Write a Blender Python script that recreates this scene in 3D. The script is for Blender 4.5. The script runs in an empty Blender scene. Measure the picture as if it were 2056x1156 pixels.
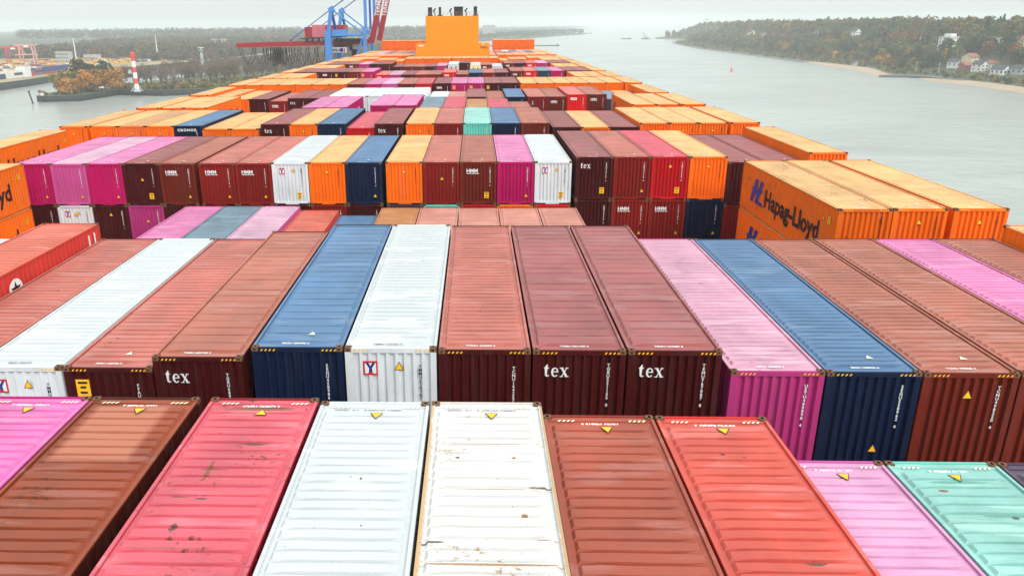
import bpy, math, random
from mathutils import Vector, Matrix
C = bpy.context.scene.collection
R = math.radians
random.seed(7)
PI = math.pi

# ------------------------------------------------------------ camera
CAMX, CAMZ = 1.630, 58.0          # metres: X across the ship, Z above the water, camera at Y = 0
cam_d = bpy.data.cameras.new('camera')
cam = bpy.data.objects.new('camera', cam_d)
C.objects.link(cam)
F, CX, CY = 1442.4, 906.3, 500.8
cam_d.sensor_fit = 'HORIZONTAL'
cam_d.sensor_width = 36.0
cam_d.lens = F / 2056 * 36.0
cam_d.shift_x = (1028 - CX) / 2056
cam_d.shift_y = (CY - 577.25) / 2056
cam_d.clip_start = 0.5
cam_d.clip_end = 30000
pit, yaw, rol = R(17.569), R(-1.914), R(-0.565)
cam.location = (CAMX, 0, CAMZ)
cam.rotation_mode = 'QUATERNION'
cam.rotation_quaternion = (Matrix.Rotation(-yaw, 4, 'Z') @ Matrix.Rotation(PI/2 - pit, 4, 'X') @ Matrix.Rotation(rol, 4, 'Z')).to_quaternion()
bpy.context.scene.camera = cam

# ------------------------------------------------------------ world, sun, exposure
sc = bpy.context.scene
w = bpy.data.worlds.new('World'); sc.world = w; w.use_nodes = True
nt = w.node_tree; nt.nodes.clear()
out = nt.nodes.new('ShaderNodeOutputWorld'); bg = nt.nodes.new('ShaderNodeBackground')
sky = nt.nodes.new('ShaderNodeTexSky'); sky.sky_type = 'NISHITA'; sky.sun_disc = False
sky.sun_elevation = R(55); sky.sun_rotation = R(200); sky.dust_density = 4; sky.air_density = 1
hsv = nt.nodes.new('ShaderNodeHueSaturation'); hsv.inputs['Saturation'].default_value = 0.12
nt.links.new(sky.outputs[0], hsv.inputs['Color'])
tc = nt.nodes.new('ShaderNodeTexCoord'); sep = nt.nodes.new('ShaderNodeSeparateXYZ')
nt.links.new(tc.outputs['Generated'], sep.inputs[0])
ramp = nt.nodes.new('ShaderNodeValToRGB')            # overcast cloud deck: brighter overhead than at the horizon
ramp.color_ramp.elements[0].position = 0.0; ramp.color_ramp.elements[0].color = (7.15, 7.65, 7.6, 1)
ramp.color_ramp.elements[1].position = 1.0; ramp.color_ramp.elements[1].color = (13.4, 13.8, 14.0, 1)
e = ramp.color_ramp.elements.new(0.25); e.color = (8.6, 9.2, 9.1, 1)
nt.links.new(sep.outputs['Z'], ramp.inputs[0])
cl = nt.nodes.new('ShaderNodeTexNoise'); cl.inputs['Scale'].default_value = 2.2; cl.inputs['Detail'].default_value = 5
clm = nt.nodes.new('ShaderNodeMapRange'); clm.inputs['From Min'].default_value = 0.3; clm.inputs['From Max'].default_value = 0.7
clm.inputs['To Min'].default_value = 0.95; clm.inputs['To Max'].default_value = 1.05
nt.links.new(tc.outputs['Generated'], cl.inputs[0]); nt.links.new(cl.outputs[0], clm.inputs[0])
mul = nt.nodes.new('ShaderNodeVectorMath'); mul.operation = 'SCALE'
nt.links.new(ramp.outputs[0], mul.inputs[0]); nt.links.new(clm.outputs[0], mul.inputs['Scale'])
mix = nt.nodes.new('ShaderNodeMixRGB'); mix.inputs[0].default_value = 0.9
nt.links.new(hsv.outputs[0], mix.inputs[1]); nt.links.new(mul.outputs[0], mix.inputs[2])
nt.links.new(mix.outputs[0], bg.inputs[0]); bg.inputs[1].default_value = 0.1
nt.links.new(bg.outputs[0], out.inputs[0])
sd = bpy.data.lights.new('sun', 'SUN'); sd.energy = 2.35; sd.angle = R(28); sd.color = (1, 0.97, 0.92)
so = bpy.data.objects.new('sun', sd); C.objects.link(so)
so.rotation_euler = (R(50), 0, R(36))
sc.view_settings.view_transform = 'Standard'; sc.view_settings.look = 'None'
sc.view_settings.exposure = 0.25; sc.view_settings.gamma = 1
sc.render.engine = 'CYCLES'
sc.cycles.max_bounces = 6; sc.cycles.volume_bounces = 1; sc.cycles.transparent_max_bounces = 8
sc.cycles.sample_clamp_indirect = 4

# ------------------------------------------------------------ helpers
def lin(c):
    return tuple(((v/255)/12.92 if v/255 <= .04045 else ((v/255+.055)/1.055)**2.4) for v in c)

class MB:
    def __init__(s): s.v = []; s.f = []; s.m = []
    def quad(s, *p, m=0):
        n = len(s.v); s.v += [tuple(q) for q in p]; s.f.append(tuple(range(n, n+len(p)))); s.m.append(m)
    def box(s, x0, x1, y0, y1, z0, z1, m=0):
        n = len(s.v)
        s.v += [(x0,y0,z0),(x1,y0,z0),(x1,y1,z0),(x0,y1,z0),(x0,y0,z1),(x1,y0,z1),(x1,y1,z1),(x0,y1,z1)]
        for f in ((0,3,2,1),(4,5,6,7),(0,1,5,4),(1,2,6,5),(2,3,7,6),(3,0,4,7)):
            s.f.append(tuple(n+i for i in f)); s.m.append(m)
    def tube(s, p, q, r, r2=None, n=8, m=0, caps=True):
        p = Vector(p); q = Vector(q); r2 = r if r2 is None else r2
        d = (q-p).normalized(); a = d.orthogonal().normalized(); b = d.cross(a); k = len(s.v)
        for c, rr in ((p, r), (q, r2)):
            for i in range(n):
                t = 2*PI*(i+.5)/n; s.v.append(tuple(c + (a*math.cos(t)+b*math.sin(t))*rr))
        for i in range(n):
            j = (i+1) % n; s.f.append((k+i, k+j, k+n+j, k+n+i)); s.m.append(m)
        if caps:
            s.f.append(tuple(k+i for i in range(n))[::-1]); s.m.append(m)
            s.f.append(tuple(k+n+i for i in range(n))); s.m.append(m)
    def beam(s, p, q, w, h, m=0):            # rectangular bar from p to q, w across, h tall
        p = Vector(p); q = Vector(q); d = (q-p).normalized()
        a = d.cross(Vector((0,0,1)))
        a = Vector((1,0,0)) if a.length < 1e-3 else a.normalized()
        b = a.cross(d).normalized(); k = len(s.v)
        for c in (p, q):
            for u, v in ((-1,-1),(1,-1),(1,1),(-1,1)): s.v.append(tuple(c + a*u*w/2 + b*v*h/2))
        for f in ((0,1,2,3),(7,6,5,4),(0,4,5,1),(1,5,6,2),(2,6,7,3),(3,7,4,0)):
            s.f.append(tuple(k+i for i in f)); s.m.append(m)
    def mesh(s, name, mats=()):
        me = bpy.data.meshes.new(name); me.from_pydata(s.v, [], s.f)
        for mt in mats: me.materials.append(mt)
        if any(s.m): me.polygons.foreach_set('material_index', s.m)
        me.update(); return me
    def build(s, name, mats, parent=None, loc=None):
        if not isinstance(mats, (list, tuple)): mats = [mats]
        return link(name, s.mesh(name, mats), parent, loc)

def link(name, data, parent=None, loc=None):
    o = bpy.data.objects.new(name, data); C.objects.link(o)
    if parent: o.parent = parent
    if loc: o.location = loc
    return o
def setmat(o, *ms):
    for i, mt in enumerate(ms):
        o.material_slots[i].link = 'OBJECT'; o.material_slots[i].material = mt
def tag(o, label, cat, group=None, kind=None):
    o['label'] = label; o['category'] = cat
    if group: o['group'] = group
    if kind: o['kind'] = kind
    return o
def thing(name, loc, label, cat, group=None, rz=0):
    o = link(name, None, None, loc); o.rotation_euler.z = rz
    return tag(o, label, cat, group)
def struct(o):
    o['kind'] = 'structure'; return o

# ------------------------------------------------------------ materials
def newmat(name):
    m = bpy.data.materials.new(name); m.use_nodes = True
    return m, m.node_tree, m.node_tree.nodes['Principled BSDF']
def mk(nt, t, **kw):
    n = nt.nodes.new(t)
    for k, v in kw.items():
        if k in n.inputs.keys(): n.inputs[k].default_value = v
        else: setattr(n, k, v)
    return n
def simple(name, rgb, rough=.6, var=.12, scale=1.5, metal=0, spec=.5, srgb=True):
    m, nt, p = newmat(name); c = lin(rgb) if srgb else rgb
    tc = mk(nt, 'ShaderNodeTexCoord'); nz = mk(nt, 'ShaderNodeTexNoise', Scale=scale, Detail=6.0)
    nt.links.new(tc.outputs['Object'], nz.inputs[0])
    mr = mk(nt, 'ShaderNodeMapRange'); mr.inputs['From Min'].default_value = .3; mr.inputs['From Max'].default_value = .7
    mr.inputs['To Min'].default_value = 1-var; mr.inputs['To Max'].default_value = 1+var
    nt.links.new(nz.outputs[0], mr.inputs[0])
    vm = mk(nt, 'ShaderNodeVectorMath', operation='SCALE'); vm.inputs[0].default_value = c
    nt.links.new(mr.outputs[0], vm.inputs['Scale']); nt.links.new(vm.outputs[0], p.inputs['Base Color'])
    p.inputs['Roughness'].default_value = rough; p.inputs['Metallic'].default_value = metal
    p.inputs['Specular IOR Level'].default_value = spec
    return m

def paint(name, alb, rough, rust=0.35, fade=.12, roof=False, rustcol=(.10, .035, .015), streak=True, patches=()):
    """weathered container paint: mottled fading, chips of rust, dirt along the ribs"""
    m, nt, p = newmat(name); L = nt.links.new
    tc = mk(nt, 'ShaderNodeTexCoord'); oi = mk(nt, 'ShaderNodeObjectInfo')
    off = mk(nt, 'ShaderNodeVectorMath', operation='SCALE'); off.inputs[0].default_value = (37, 61, 13)
    L(oi.outputs['Random'], off.inputs['Scale'])
    ad = mk(nt, 'ShaderNodeVectorMath', operation='ADD'); L(tc.outputs['Object'], ad.inputs[0]); L(off.outputs[0], ad.inputs[1])
    # large mottling
    n1 = mk(nt, 'ShaderNodeTexNoise', Scale=.55, Detail=5.0, Roughness=.6); 
    mp = mk(nt, 'ShaderNodeMapping'); mp.inputs['Scale'].default_value = (1, 1, 1) if not roof else (1, .6, 1)
    L(ad.outputs[0], mp.inputs[0]); L(mp.outputs[0], n1.inputs[0])
    r1 = mk(nt, 'ShaderNodeMapRange'); r1.inputs['From Min'].default_value = .32; r1.inputs['From Max'].default_value = .68
    r1.inputs['To Min'].default_value = 1-fade; r1.inputs['To Max'].default_value = 1+fade; L(n1.outputs[0], r1.inputs[0])
    # object to object variation
    r2 = mk(nt, 'ShaderNodeMapRange'); r2.inputs['To Min'].default_value = .9; r2.inputs['To Max'].default_value = 1.08
    L(oi.outputs['Random'], r2.inputs[0])
    mm = mk(nt, 'ShaderNodeMath', operation='MULTIPLY'); L(r1.outputs[0], mm.inputs[0]); L(r2.outputs[0], mm.inputs[1])
    vm = mk(nt, 'ShaderNodeVectorMath', operation='SCALE'); vm.inputs[0].default_value = alb; L(mm.outputs[0], vm.inputs['Scale'])
    # patches of older or touched-up paint, stretched along the sheet ribs
    mp2 = mk(nt, 'ShaderNodeMapping'); mp2.inputs['Scale'].default_value = (.45, 2.2, 1) if roof else (1.5, 1.5, .35)
    L(ad.outputs[0], mp2.inputs[0])
    n2 = mk(nt, 'ShaderNodeTexNoise', Scale=1.0, Detail=3.0); L(mp2.outputs[0], n2.inputs[0])
    r3 = mk(nt, 'ShaderNodeMapRange'); r3.inputs['From Min'].default_value = .56; r3.inputs['From Max'].default_value = .64
    r3.inputs['To Max'].default_value = .7 if roof else .3; L(n2.outputs[0], r3.inputs[0])
    pm = mk(nt, 'ShaderNodeMixRGB'); g = sum(alb)/3
    pm.inputs[2].default_value = (*(min(.8, v*.95+g*.22+.03) for v in alb), 1) if roof else (*(min(.8, v*.8+g*.12+.012) for v in alb), 1)
    L(r3.outputs[0], pm.inputs[0]); L(vm.outputs[0], pm.inputs[1])
    # grime smeared along the ribs and fine specks
    mp6 = mk(nt, 'ShaderNodeMapping'); mp6.inputs['Scale'].default_value = (.5, 3.2, 1) if roof else (2.5, 2.5, .3)
    L(ad.outputs[0], mp6.inputs[0]); n6 = mk(nt, 'ShaderNodeTexNoise', Scale=1.3, Detail=7.0, Roughness=.65, Distortion=.5); L(mp6.outputs[0], n6.inputs[0])
    r6 = mk(nt, 'ShaderNodeMapRange'); r6.inputs['From Min'].default_value = .50; r6.inputs['From Max'].default_value = .78; r6.inputs['To Max'].default_value = .42 if fade > .05 else .07
    L(n6.outputs[0], r6.inputs[0]); g6 = mk(nt, 'ShaderNodeMixRGB'); g6.inputs[2].default_value = (*(v*.5+.03 for v in alb), 1); L(r6.outputs[0], g6.inputs[0]); L(pm.outputs[0], g6.inputs[1])
    n7 = mk(nt, 'ShaderNodeTexNoise', Scale=24.0, Detail=2.0); L(ad.outputs[0], n7.inputs[0])
    r7 = mk(nt, 'ShaderNodeMapRange'); r7.inputs['From Min'].default_value = .735; r7.inputs['From Max'].default_value = .76; r7.inputs['To Max'].default_value = .8 if roof else 0
    L(n7.outputs[0], r7.inputs[0]); pm = mk(nt, 'ShaderNodeMixRGB'); pm.inputs[2].default_value = (.05, .04, .035, 1); L(r7.outputs[0], pm.inputs[0]); L(g6.outputs[0], pm.inputs[1])
    # rust chips
    n3 = mk(nt, 'ShaderNodeTexNoise', Scale=7.0, Detail=8.0, Roughness=.7)
    if streak:
        mp3 = mk(nt, 'ShaderNodeMapping'); mp3.inputs['Scale'].default_value = (.8, 1.6, .5) if roof else (1, 1, .25)
        L(ad.outputs[0], mp3.inputs[0]); L(mp3.outputs[0], n3.inputs[0])
    else: L(ad.outputs[0], n3.inputs[0])
    n4 = mk(nt, 'ShaderNodeTexNoise', Scale=.7, Detail=2.0); L(ad.outputs[0], n4.inputs[0])
    s = mk(nt, 'ShaderNodeMath', operation='MULTIPLY_ADD'); L(n4.outputs[0], s.inputs[0]); s.inputs[1].default_value = .5; L(n3.outputs[0], s.inputs[2])
    r4 = mk(nt, 'ShaderNodeMapRange'); r4.inputs['From Min'].default_value = 1.02-.16*rust; r4.inputs['From Max'].default_value = 1.06-.16*rust
    r4.inputs['To Max'].default_value = .85; L(s.outputs[0], r4.inputs[0])
    rm = mk(nt, 'ShaderNodeMixRGB'); rm.inputs[2].default_value = (*rustcol, 1)
    L(r4.outputs[0], rm.inputs[0]); L(pm.outputs[0], rm.inputs[1]); last = rm
    for (px, py, rx, ry, colr, wob) in patches:          # stains and repaired areas with a shape of their own
        sb = mk(nt, 'ShaderNodeVectorMath', operation='SUBTRACT'); L(tc.outputs['Object'], sb.inputs[0]); sb.inputs[1].default_value = (px, py, 2.9)
        dv = mk(nt, 'ShaderNodeVectorMath', operation='MULTIPLY'); L(sb.outputs[0], dv.inputs[0]); dv.inputs[1].default_value = (1/rx, 1/ry, .01)
        le = mk(nt, 'ShaderNodeVectorMath', operation='LENGTH'); L(dv.outputs[0], le.inputs[0])
        lo = le.outputs['Value']
        if wob < .26 and rx > .5:          # a squared-off repainted panel
            ab = mk(nt, 'ShaderNodeVectorMath', operation='ABSOLUTE'); L(dv.outputs[0], ab.inputs[0]); sx_ = mk(nt, 'ShaderNodeSeparateXYZ'); L(ab.outputs[0], sx_.inputs[0])
            mx = mk(nt, 'ShaderNodeMath', operation='MAXIMUM'); L(sx_.outputs[0], mx.inputs[0]); L(sx_.outputs[1], mx.inputs[1]); lo = mx.outputs[0]
        wn = mk(nt, 'ShaderNodeTexNoise', Scale=4.5, Detail=9.0, Roughness=.82)
        mw = mk(nt, 'ShaderNodeMapping'); mw.inputs['Scale'].default_value = (.6, 2.4, 1); L(tc.outputs['Object'], mw.inputs[0]); L(mw.outputs[0], wn.inputs[0])
        sm = mk(nt, 'ShaderNodeMath', operation='MULTIPLY_ADD'); L(wn.outputs[0], sm.inputs[0]); sm.inputs[1].default_value = wob; L(lo, sm.inputs[2])
        mr = mk(nt, 'ShaderNodeMapRange'); mr.inputs['From Min'].default_value = 1+wob*.5; mr.inputs['From Max'].default_value = .8+wob*.5; mr.inputs['To Max'].default_value = .9
        L(sm.outputs[0], mr.inputs[0])
        x_ = mk(nt, 'ShaderNodeMixRGB'); x_.inputs[2].default_value = (*colr, 1); L(mr.outputs[0], x_.inputs[0]); L(last.outputs[0], x_.inputs[1]); last = x_
    L(last.outputs[0], p.inputs['Base Color'])
    if not roof: p.inputs['Specular IOR Level'].default_value = .22
    rr = mk(nt, 'ShaderNodeMapRange'); rr.inputs['To Min'].default_value = rough; rr.inputs['To Max'].default_value = min(1, rough+.25)
    L(n1.outputs[0], rr.inputs[0]); L(rr.outputs[0], p.inputs['Roughness'])
    b = mk(nt, 'ShaderNodeBump', Strength=.35, Distance=.03)
    n5 = mk(nt, 'ShaderNodeTexNoise', Scale=1.6, Detail=2.0); L(ad.outputs[0], n5.inputs[0])
    L(n5.outputs[0], b.inputs['Height']); L(b.outputs[0], p.inputs['Normal'])
    return m

# colour key: (side tone, roof tone with sky light and fading put in, word, rust)
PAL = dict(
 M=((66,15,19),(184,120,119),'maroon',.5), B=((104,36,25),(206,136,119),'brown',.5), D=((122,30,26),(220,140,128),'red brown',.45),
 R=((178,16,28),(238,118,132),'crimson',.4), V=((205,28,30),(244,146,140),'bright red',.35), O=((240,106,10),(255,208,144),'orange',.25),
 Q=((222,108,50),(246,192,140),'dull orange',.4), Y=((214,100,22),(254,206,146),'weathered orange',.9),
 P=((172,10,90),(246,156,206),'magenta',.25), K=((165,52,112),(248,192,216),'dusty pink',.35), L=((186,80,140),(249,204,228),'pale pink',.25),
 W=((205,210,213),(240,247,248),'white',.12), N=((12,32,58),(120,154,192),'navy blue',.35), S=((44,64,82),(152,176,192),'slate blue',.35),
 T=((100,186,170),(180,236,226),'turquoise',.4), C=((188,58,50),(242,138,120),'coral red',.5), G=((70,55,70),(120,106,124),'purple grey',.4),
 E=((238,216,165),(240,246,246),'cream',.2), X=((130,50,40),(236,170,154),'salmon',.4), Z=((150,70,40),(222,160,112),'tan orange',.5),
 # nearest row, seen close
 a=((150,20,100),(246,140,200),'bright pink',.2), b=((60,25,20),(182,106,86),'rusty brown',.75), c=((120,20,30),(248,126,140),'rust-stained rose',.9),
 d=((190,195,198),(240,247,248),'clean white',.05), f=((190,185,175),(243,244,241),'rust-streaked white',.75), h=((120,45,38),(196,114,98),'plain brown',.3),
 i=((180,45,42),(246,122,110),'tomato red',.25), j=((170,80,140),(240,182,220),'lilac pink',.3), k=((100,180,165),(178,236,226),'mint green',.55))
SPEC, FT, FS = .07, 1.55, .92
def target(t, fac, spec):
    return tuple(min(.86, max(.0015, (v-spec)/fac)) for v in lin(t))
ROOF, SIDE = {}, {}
_dk, _br = (.07, .05, .04), (.20, .07, .03)
PATCH = {'c': [(0, 5.60, .9, .10, _br, 2.6), (.15, 5.64, .5, .05, _dk, 1.6), (.25, 4.25, .34, .07, _br, 3.0), (.28, 4.22, .2, .05, _dk, 1.8), (-.32, 3.3, .05, .36, _br, 3.0), (-.25, 3.35, .3, .02, _dk, 2.0),
               (-.55, 2.5, .2, .02, _dk, 2.0), (-.15, 2.45, .12, .03, _dk, 2.0), (-.35, 1.7, .08, .1, _dk, 2.5), (.1, 3.9, .9, .012, _br, 2.0), (.3, 2.9, .6, .01, _br, 2.0), (-.3, 1.2, .7, .012, _br, 2.0), (-.3, -.2, .6, .9, (.66, .10, .14), 3.4)],
         'b': [(-.1, 4.65, .86, 1.15, (.43, .15, .085), .2), (.3, 3.6, .5, .02, _br, 1.6), (-.2, 3.1, .6, .012, _dk, 1.8), (0, 2.2, .5, .012, _br, 2)],
         'f': [(0, 1.0, 1.3, .03, (.32, .16, .06), 1.5), (-.98, 1.5, .22, .03, _dk, 2.0), (1.0, 3.0, .3, .025, _dk, 2.0), (0, 2.92, 1.2, .012, (.3,.16,.06), 2.4), (.9, 1.6, .2, .04, _br, 3), (0, 4.4, 1.2, .015, (.34,.18,.07), 3), (0, -.6, 1.2, .02, (.3,.16,.06), 3), (.5, 3.9, .05, .04, (.3,.12,.04), 1), (.6, 2.2, .06, .04, (.3,.12,.04), 1), (-.1, .6, .3, .05, (.3,.12,.04), 2.4), (-.6, 3.9, .05, .035, (.01,.01,.01), .3), (1.19, 2, .04, 6, (.42, .26, .12), 1.6), (-1.19, 2, .045, 6, (.5, .3, .12), 1.6), (-.9, 5.3, .3, .25, (.62,.66,.62), 1.5)],
         'k': [(-.1, 5.3, .7, .06, (.10, .30, .24), 1.6), (-.55, 5.0, .12, .05, _br, .6), (.2, 4.2, .5, .05, (.1, .28, .22), 1.5), (.35, 4.15, .08, .05, _dk, .5), (.1, 1.2, .7, .08, (.2, .5, .44), 1.5)],
         'i': [(-.2, 4.6, .05, .04, (.01,.01,.01), .2), (.2, 4.5, .03, .02, (.01,.01,.01), .2), (.3, 1.5, .2, .06, _dk, 1.4), (.05, -.8, .08, .04, (.01,.01,.01), .2)],
         'd': [(.1, 3.2, .025, .04, (.02,.02,.02), .2), (-.1, 3.25, .02, .02, (.02,.02,.02), .2), (.3, 1.9, .02, .02, (.02,.02,.02), .2)],
         'j': [(.4, 1.2, .05, .04, (.02,.02,.02), .2), (0, 4.6, .5, .25, (.64, .33, .53), 3.0)]}
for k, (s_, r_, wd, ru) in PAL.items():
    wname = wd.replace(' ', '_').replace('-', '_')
    ROOF[k] = paint('skylit_roof_paint_'+wname, target(r_, FT, SPEC), .42, ru, .19 if k not in 'Wdf' else .03, roof=True, rustcol=(.09,.04,.02) if k != 'f' else (.35,.17,.06), patches=PATCH.get(k, ()))  # roof colour carries painted sky brightness besides chalky fading
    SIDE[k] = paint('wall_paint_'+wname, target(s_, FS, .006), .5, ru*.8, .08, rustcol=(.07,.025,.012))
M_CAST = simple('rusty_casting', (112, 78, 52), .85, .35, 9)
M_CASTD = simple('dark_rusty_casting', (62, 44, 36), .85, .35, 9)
M_HOLE = simple('casting_hole', (14, 12, 11), .95, .05)
M_WHT = simple('white_lettering', (222, 224, 224), .5, .06, 6)
M_BLK = simple('black_lettering', (20, 22, 26), .5, .1, 6)
M_YEL = simple('yellow_sticker', (245, 185, 30), .5, .1, 6)
M_BLU = simple('blue_emblem', (28, 50, 130), .5, .08, 6)
M_RED = simple('red_emblem', (205, 25, 40), .5, .08, 6)
M_GRY = simple('grey_lettering', (120, 128, 134), .6, .2, 6)
M_TEAL = simple('teal_emblem', (90, 190, 190), .5, .08, 6)

# ------------------------------------------------------------ container meshes (origin: centre of the base)
W2, LEN, HGT = 1.219, 12.19, 2.896
def roof_mesh(n, topf, seed=0):
    b = MB(); z = HGT - .06; y0, y1 = -LEN/2+.20, LEN/2-.20; x0, x1 = -W2+.06, W2-.06
    b.quad((x0,y0,z),(x1,y0,z),(x1,y1,z),(x0,y1,z))
    p = (y1-y0-.4)/n; h = .062; ns = 6; e = .014
    rnd = random.Random(n+seed*77); bow = [rnd.uniform(-.02, .02) for i in range(9)]
    for i in range(n):
        c = y0+.2+(i+.5)*p; a = p*topf/2; xm = x1-.085+rnd.uniform(-.01, .01); k = len(b.v); sag = rnd.uniform(-.012, .008); off = [rnd.uniform(-.007, .007) for q in range(ns+1)]
        for q in range(ns+1):
            u = q/ns*2-1; end = .055 if q in (0, ns) else 0; x = u*xm; xt = u*(xm-end); dy = off[q]+bow[i % 9]*(1-u*u)*.5; zt = z+h+sag*(1-u*u)
            b.v += [(x, c-a-e+dy, z-.001), (xt, c-a+dy+end*.3, zt), (xt, c+a+dy-end*.3, zt), (x, c+a+e+dy, z-.001)]
        for q in range(ns):
            m0, m1 = k+4*q, k+4*q+4
            for r in range(3): b.f.append((m0+r, m1+r, m1+r+1, m0+r+1)); b.m.append(0)
        b.f.append((k+3, k+2, k+1, k)[::-1]); b.m.append(0); k2 = k+4*ns; b.f.append((k2+3, k2+2, k2+1, k2)); b.m.append(0)
    # header plates at both ends and side lips
    b.box(x0, x1, -LEN/2+.05, y0+.02, z-.06, z+.026); b.box(x0, x1, y1-.02, LEN/2-.05, z-.06, z+.026)
    for s in (-1, 1):
        xs = sorted((s*(W2-.003), s*(W2-.072))); b.box(xs[0], xs[1], -LEN/2+.13, LEN/2-.13, HGT-.041, HGT-.01)
    return b.mesh('roof')
def corr(b, u0, u1, n, depth, fn, z0, z1):
    p = (u1-u0)/n; pts = []
    for i in range(n):
        u = u0+i*p; pts += [(u, 0), (u+p*.30, 0), (u+p*.48, depth), (u+p*.80, depth)]
    pts.append((u1, 0)); k = len(b.v)
    for u, d in pts: b.v += [fn(u, d, z0), fn(u, d, z1)]
    for i in range(len(pts)-1): b.f.append((k+2*i, k+2*i+2, k+2*i+3, k+2*i+1)); b.m.append(0)
ZB, ZT = .16, HGT-.13
def end_mesh(s):
    b = MB(); corr(b, -W2+.15, W2-.15, 9, .075, lambda u, d, z: (u, s*(LEN/2-.02-d), z), ZB, ZT); return b.mesh('end_wall')
def side_mesh(s):
    b = MB(); corr(b, -LEN/2+.15, LEN/2-.15, 42, .036, lambda u, d, z: (s*(W2-.012-d), u, z), ZB, ZT+.04); return b.mesh('side_wall')
def frame_mesh():
    b = MB(); e = LEN/2
    for sx in (-1, 1):
        for sy in (-1, 1):
            xs = sorted((sx*W2, sx*(W2-.155))); ys = sorted((sy*e, sy*(e-.12)))
            b.box(xs[0], xs[1], ys[0], ys[1], .11, HGT-.11)
        xs = sorted((sx*W2, sx*(W2-.07)))
        b.box(xs[0], xs[1], -e+.12, e-.12, HGT-.10, HGT-.042); b.box(xs[0], xs[1], -e+.12, e-.12, .02, .165)
    for sy in (-1, 1):
        ys = sorted((sy*(e-.004), sy*(e-.07)))
        b.box(-W2+.155, W2-.155, ys[0], ys[1], HGT-.145, HGT-.012)
        b.box(-W2+.155, W2-.155, ys[0], ys[1], .075, .175)
        b.box(-.45, .45, ys[0], ys[1], .0, .076)       # the bottom rail drops between the lifting notches
    return b.mesh('frame')
def cast_mesh():
    b = MB(); x, y, z = .089, .081, .118; hx, hy = .035, .055
    # top face with an oval hole
    n = 8; ring = [(hx*math.cos(2*PI*(i+.5)/n)*1.05, hy*math.sin(2*PI*(i+.5)/n)) for i in range(n)]
    outer = []
    for i in range(n):
        t = 2*PI*(i+.5)/n; c, s = math.cos(t), math.sin(t); k = 1/max(abs(c), abs(s)); outer.append((x*c*k, y*s*k))
    for i in range(n):
        j = (i+1) % n
        b.quad((*ring[i], z), (*outer[i], z), (*outer[j], z), (*ring[j], z))
        b.quad((*ring[j], z), (*ring[j], z-.07), (*ring[i], z-.07), (*ring[i], z), m=1)
    b.quad(*[(q[0], q[1], z-.07) for q in ring], m=1)
    for f in (((-x,-y,0),(x,-y,0),(x,-y,z),(-x,-y,z)), ((x,-y,0),(x,y,0),(x,y,z),(x,-y,z)), ((x,y,0),(-x,y,0),(-x,y,z),(x,y,z)), ((-x,y,0),(-x,-y,0),(-x,-y,z),(-x,y,z))):
        b.quad(*f)
    for s in (-1, 1):      # oval holes in the faces
        b.quad((-.03, s*(y+.002), .03), (.03, s*(y+.002), .03), (.03, s*(y+.002), .085), (-.03, s*(y+.002), .085), m=1)
        b.quad((s*(x+.002), -.025, .03), (s*(x+.002), .025, .03), (s*(x+.002), .025, .085), (s*(x+.002), -.025, .085), m=1)
    return b.mesh('corner_casting')
def stripes_mesh(sy, side):
    b = MB(); y = sy*(LEN/2+.001)
    if True:
        for i in range(4):
            x = side*(W2-.40)+(i-1.5)*.11
            b.quad((x, y, HGT-.105), (x+.045, y, HGT-.105), (x+.08, y, HGT-.05), (x+.035, y, HGT-.05))
    return b.mesh('warning_stripes')
for_roof = dict(d=roof_mesh(40, .68), d1=roof_mesh(42, .68, 1), d2=roof_mesh(38, .68, 2), w=roof_mesh(22, .86), w1=roof_mesh(22, .86, 1), n=roof_mesh(42, .74), n1=roof_mesh(40, .74, 1), n2=roof_mesh(44, .72, 2))
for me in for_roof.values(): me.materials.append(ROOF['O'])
ENDM = {-1: end_mesh(-1), 1: end_mesh(1)}; SIDEM = {-1: side_mesh(-1), 1: side_mesh(1)}
FRM = frame_mesh(); CST = cast_mesh(); STR = {(s, q): stripes_mesh(s, q) for s in (-1, 1) for q in (-1, 1)}
for me in (*ENDM.values(), *SIDEM.values(), FRM): me.materials.append(SIDE['O'])
CST.materials.append(M_CAST); CST.materials.append(M_HOLE)
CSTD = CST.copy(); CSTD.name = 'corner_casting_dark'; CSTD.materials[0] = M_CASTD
for me in STR.values(): me.materials.append(M_YEL)

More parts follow.
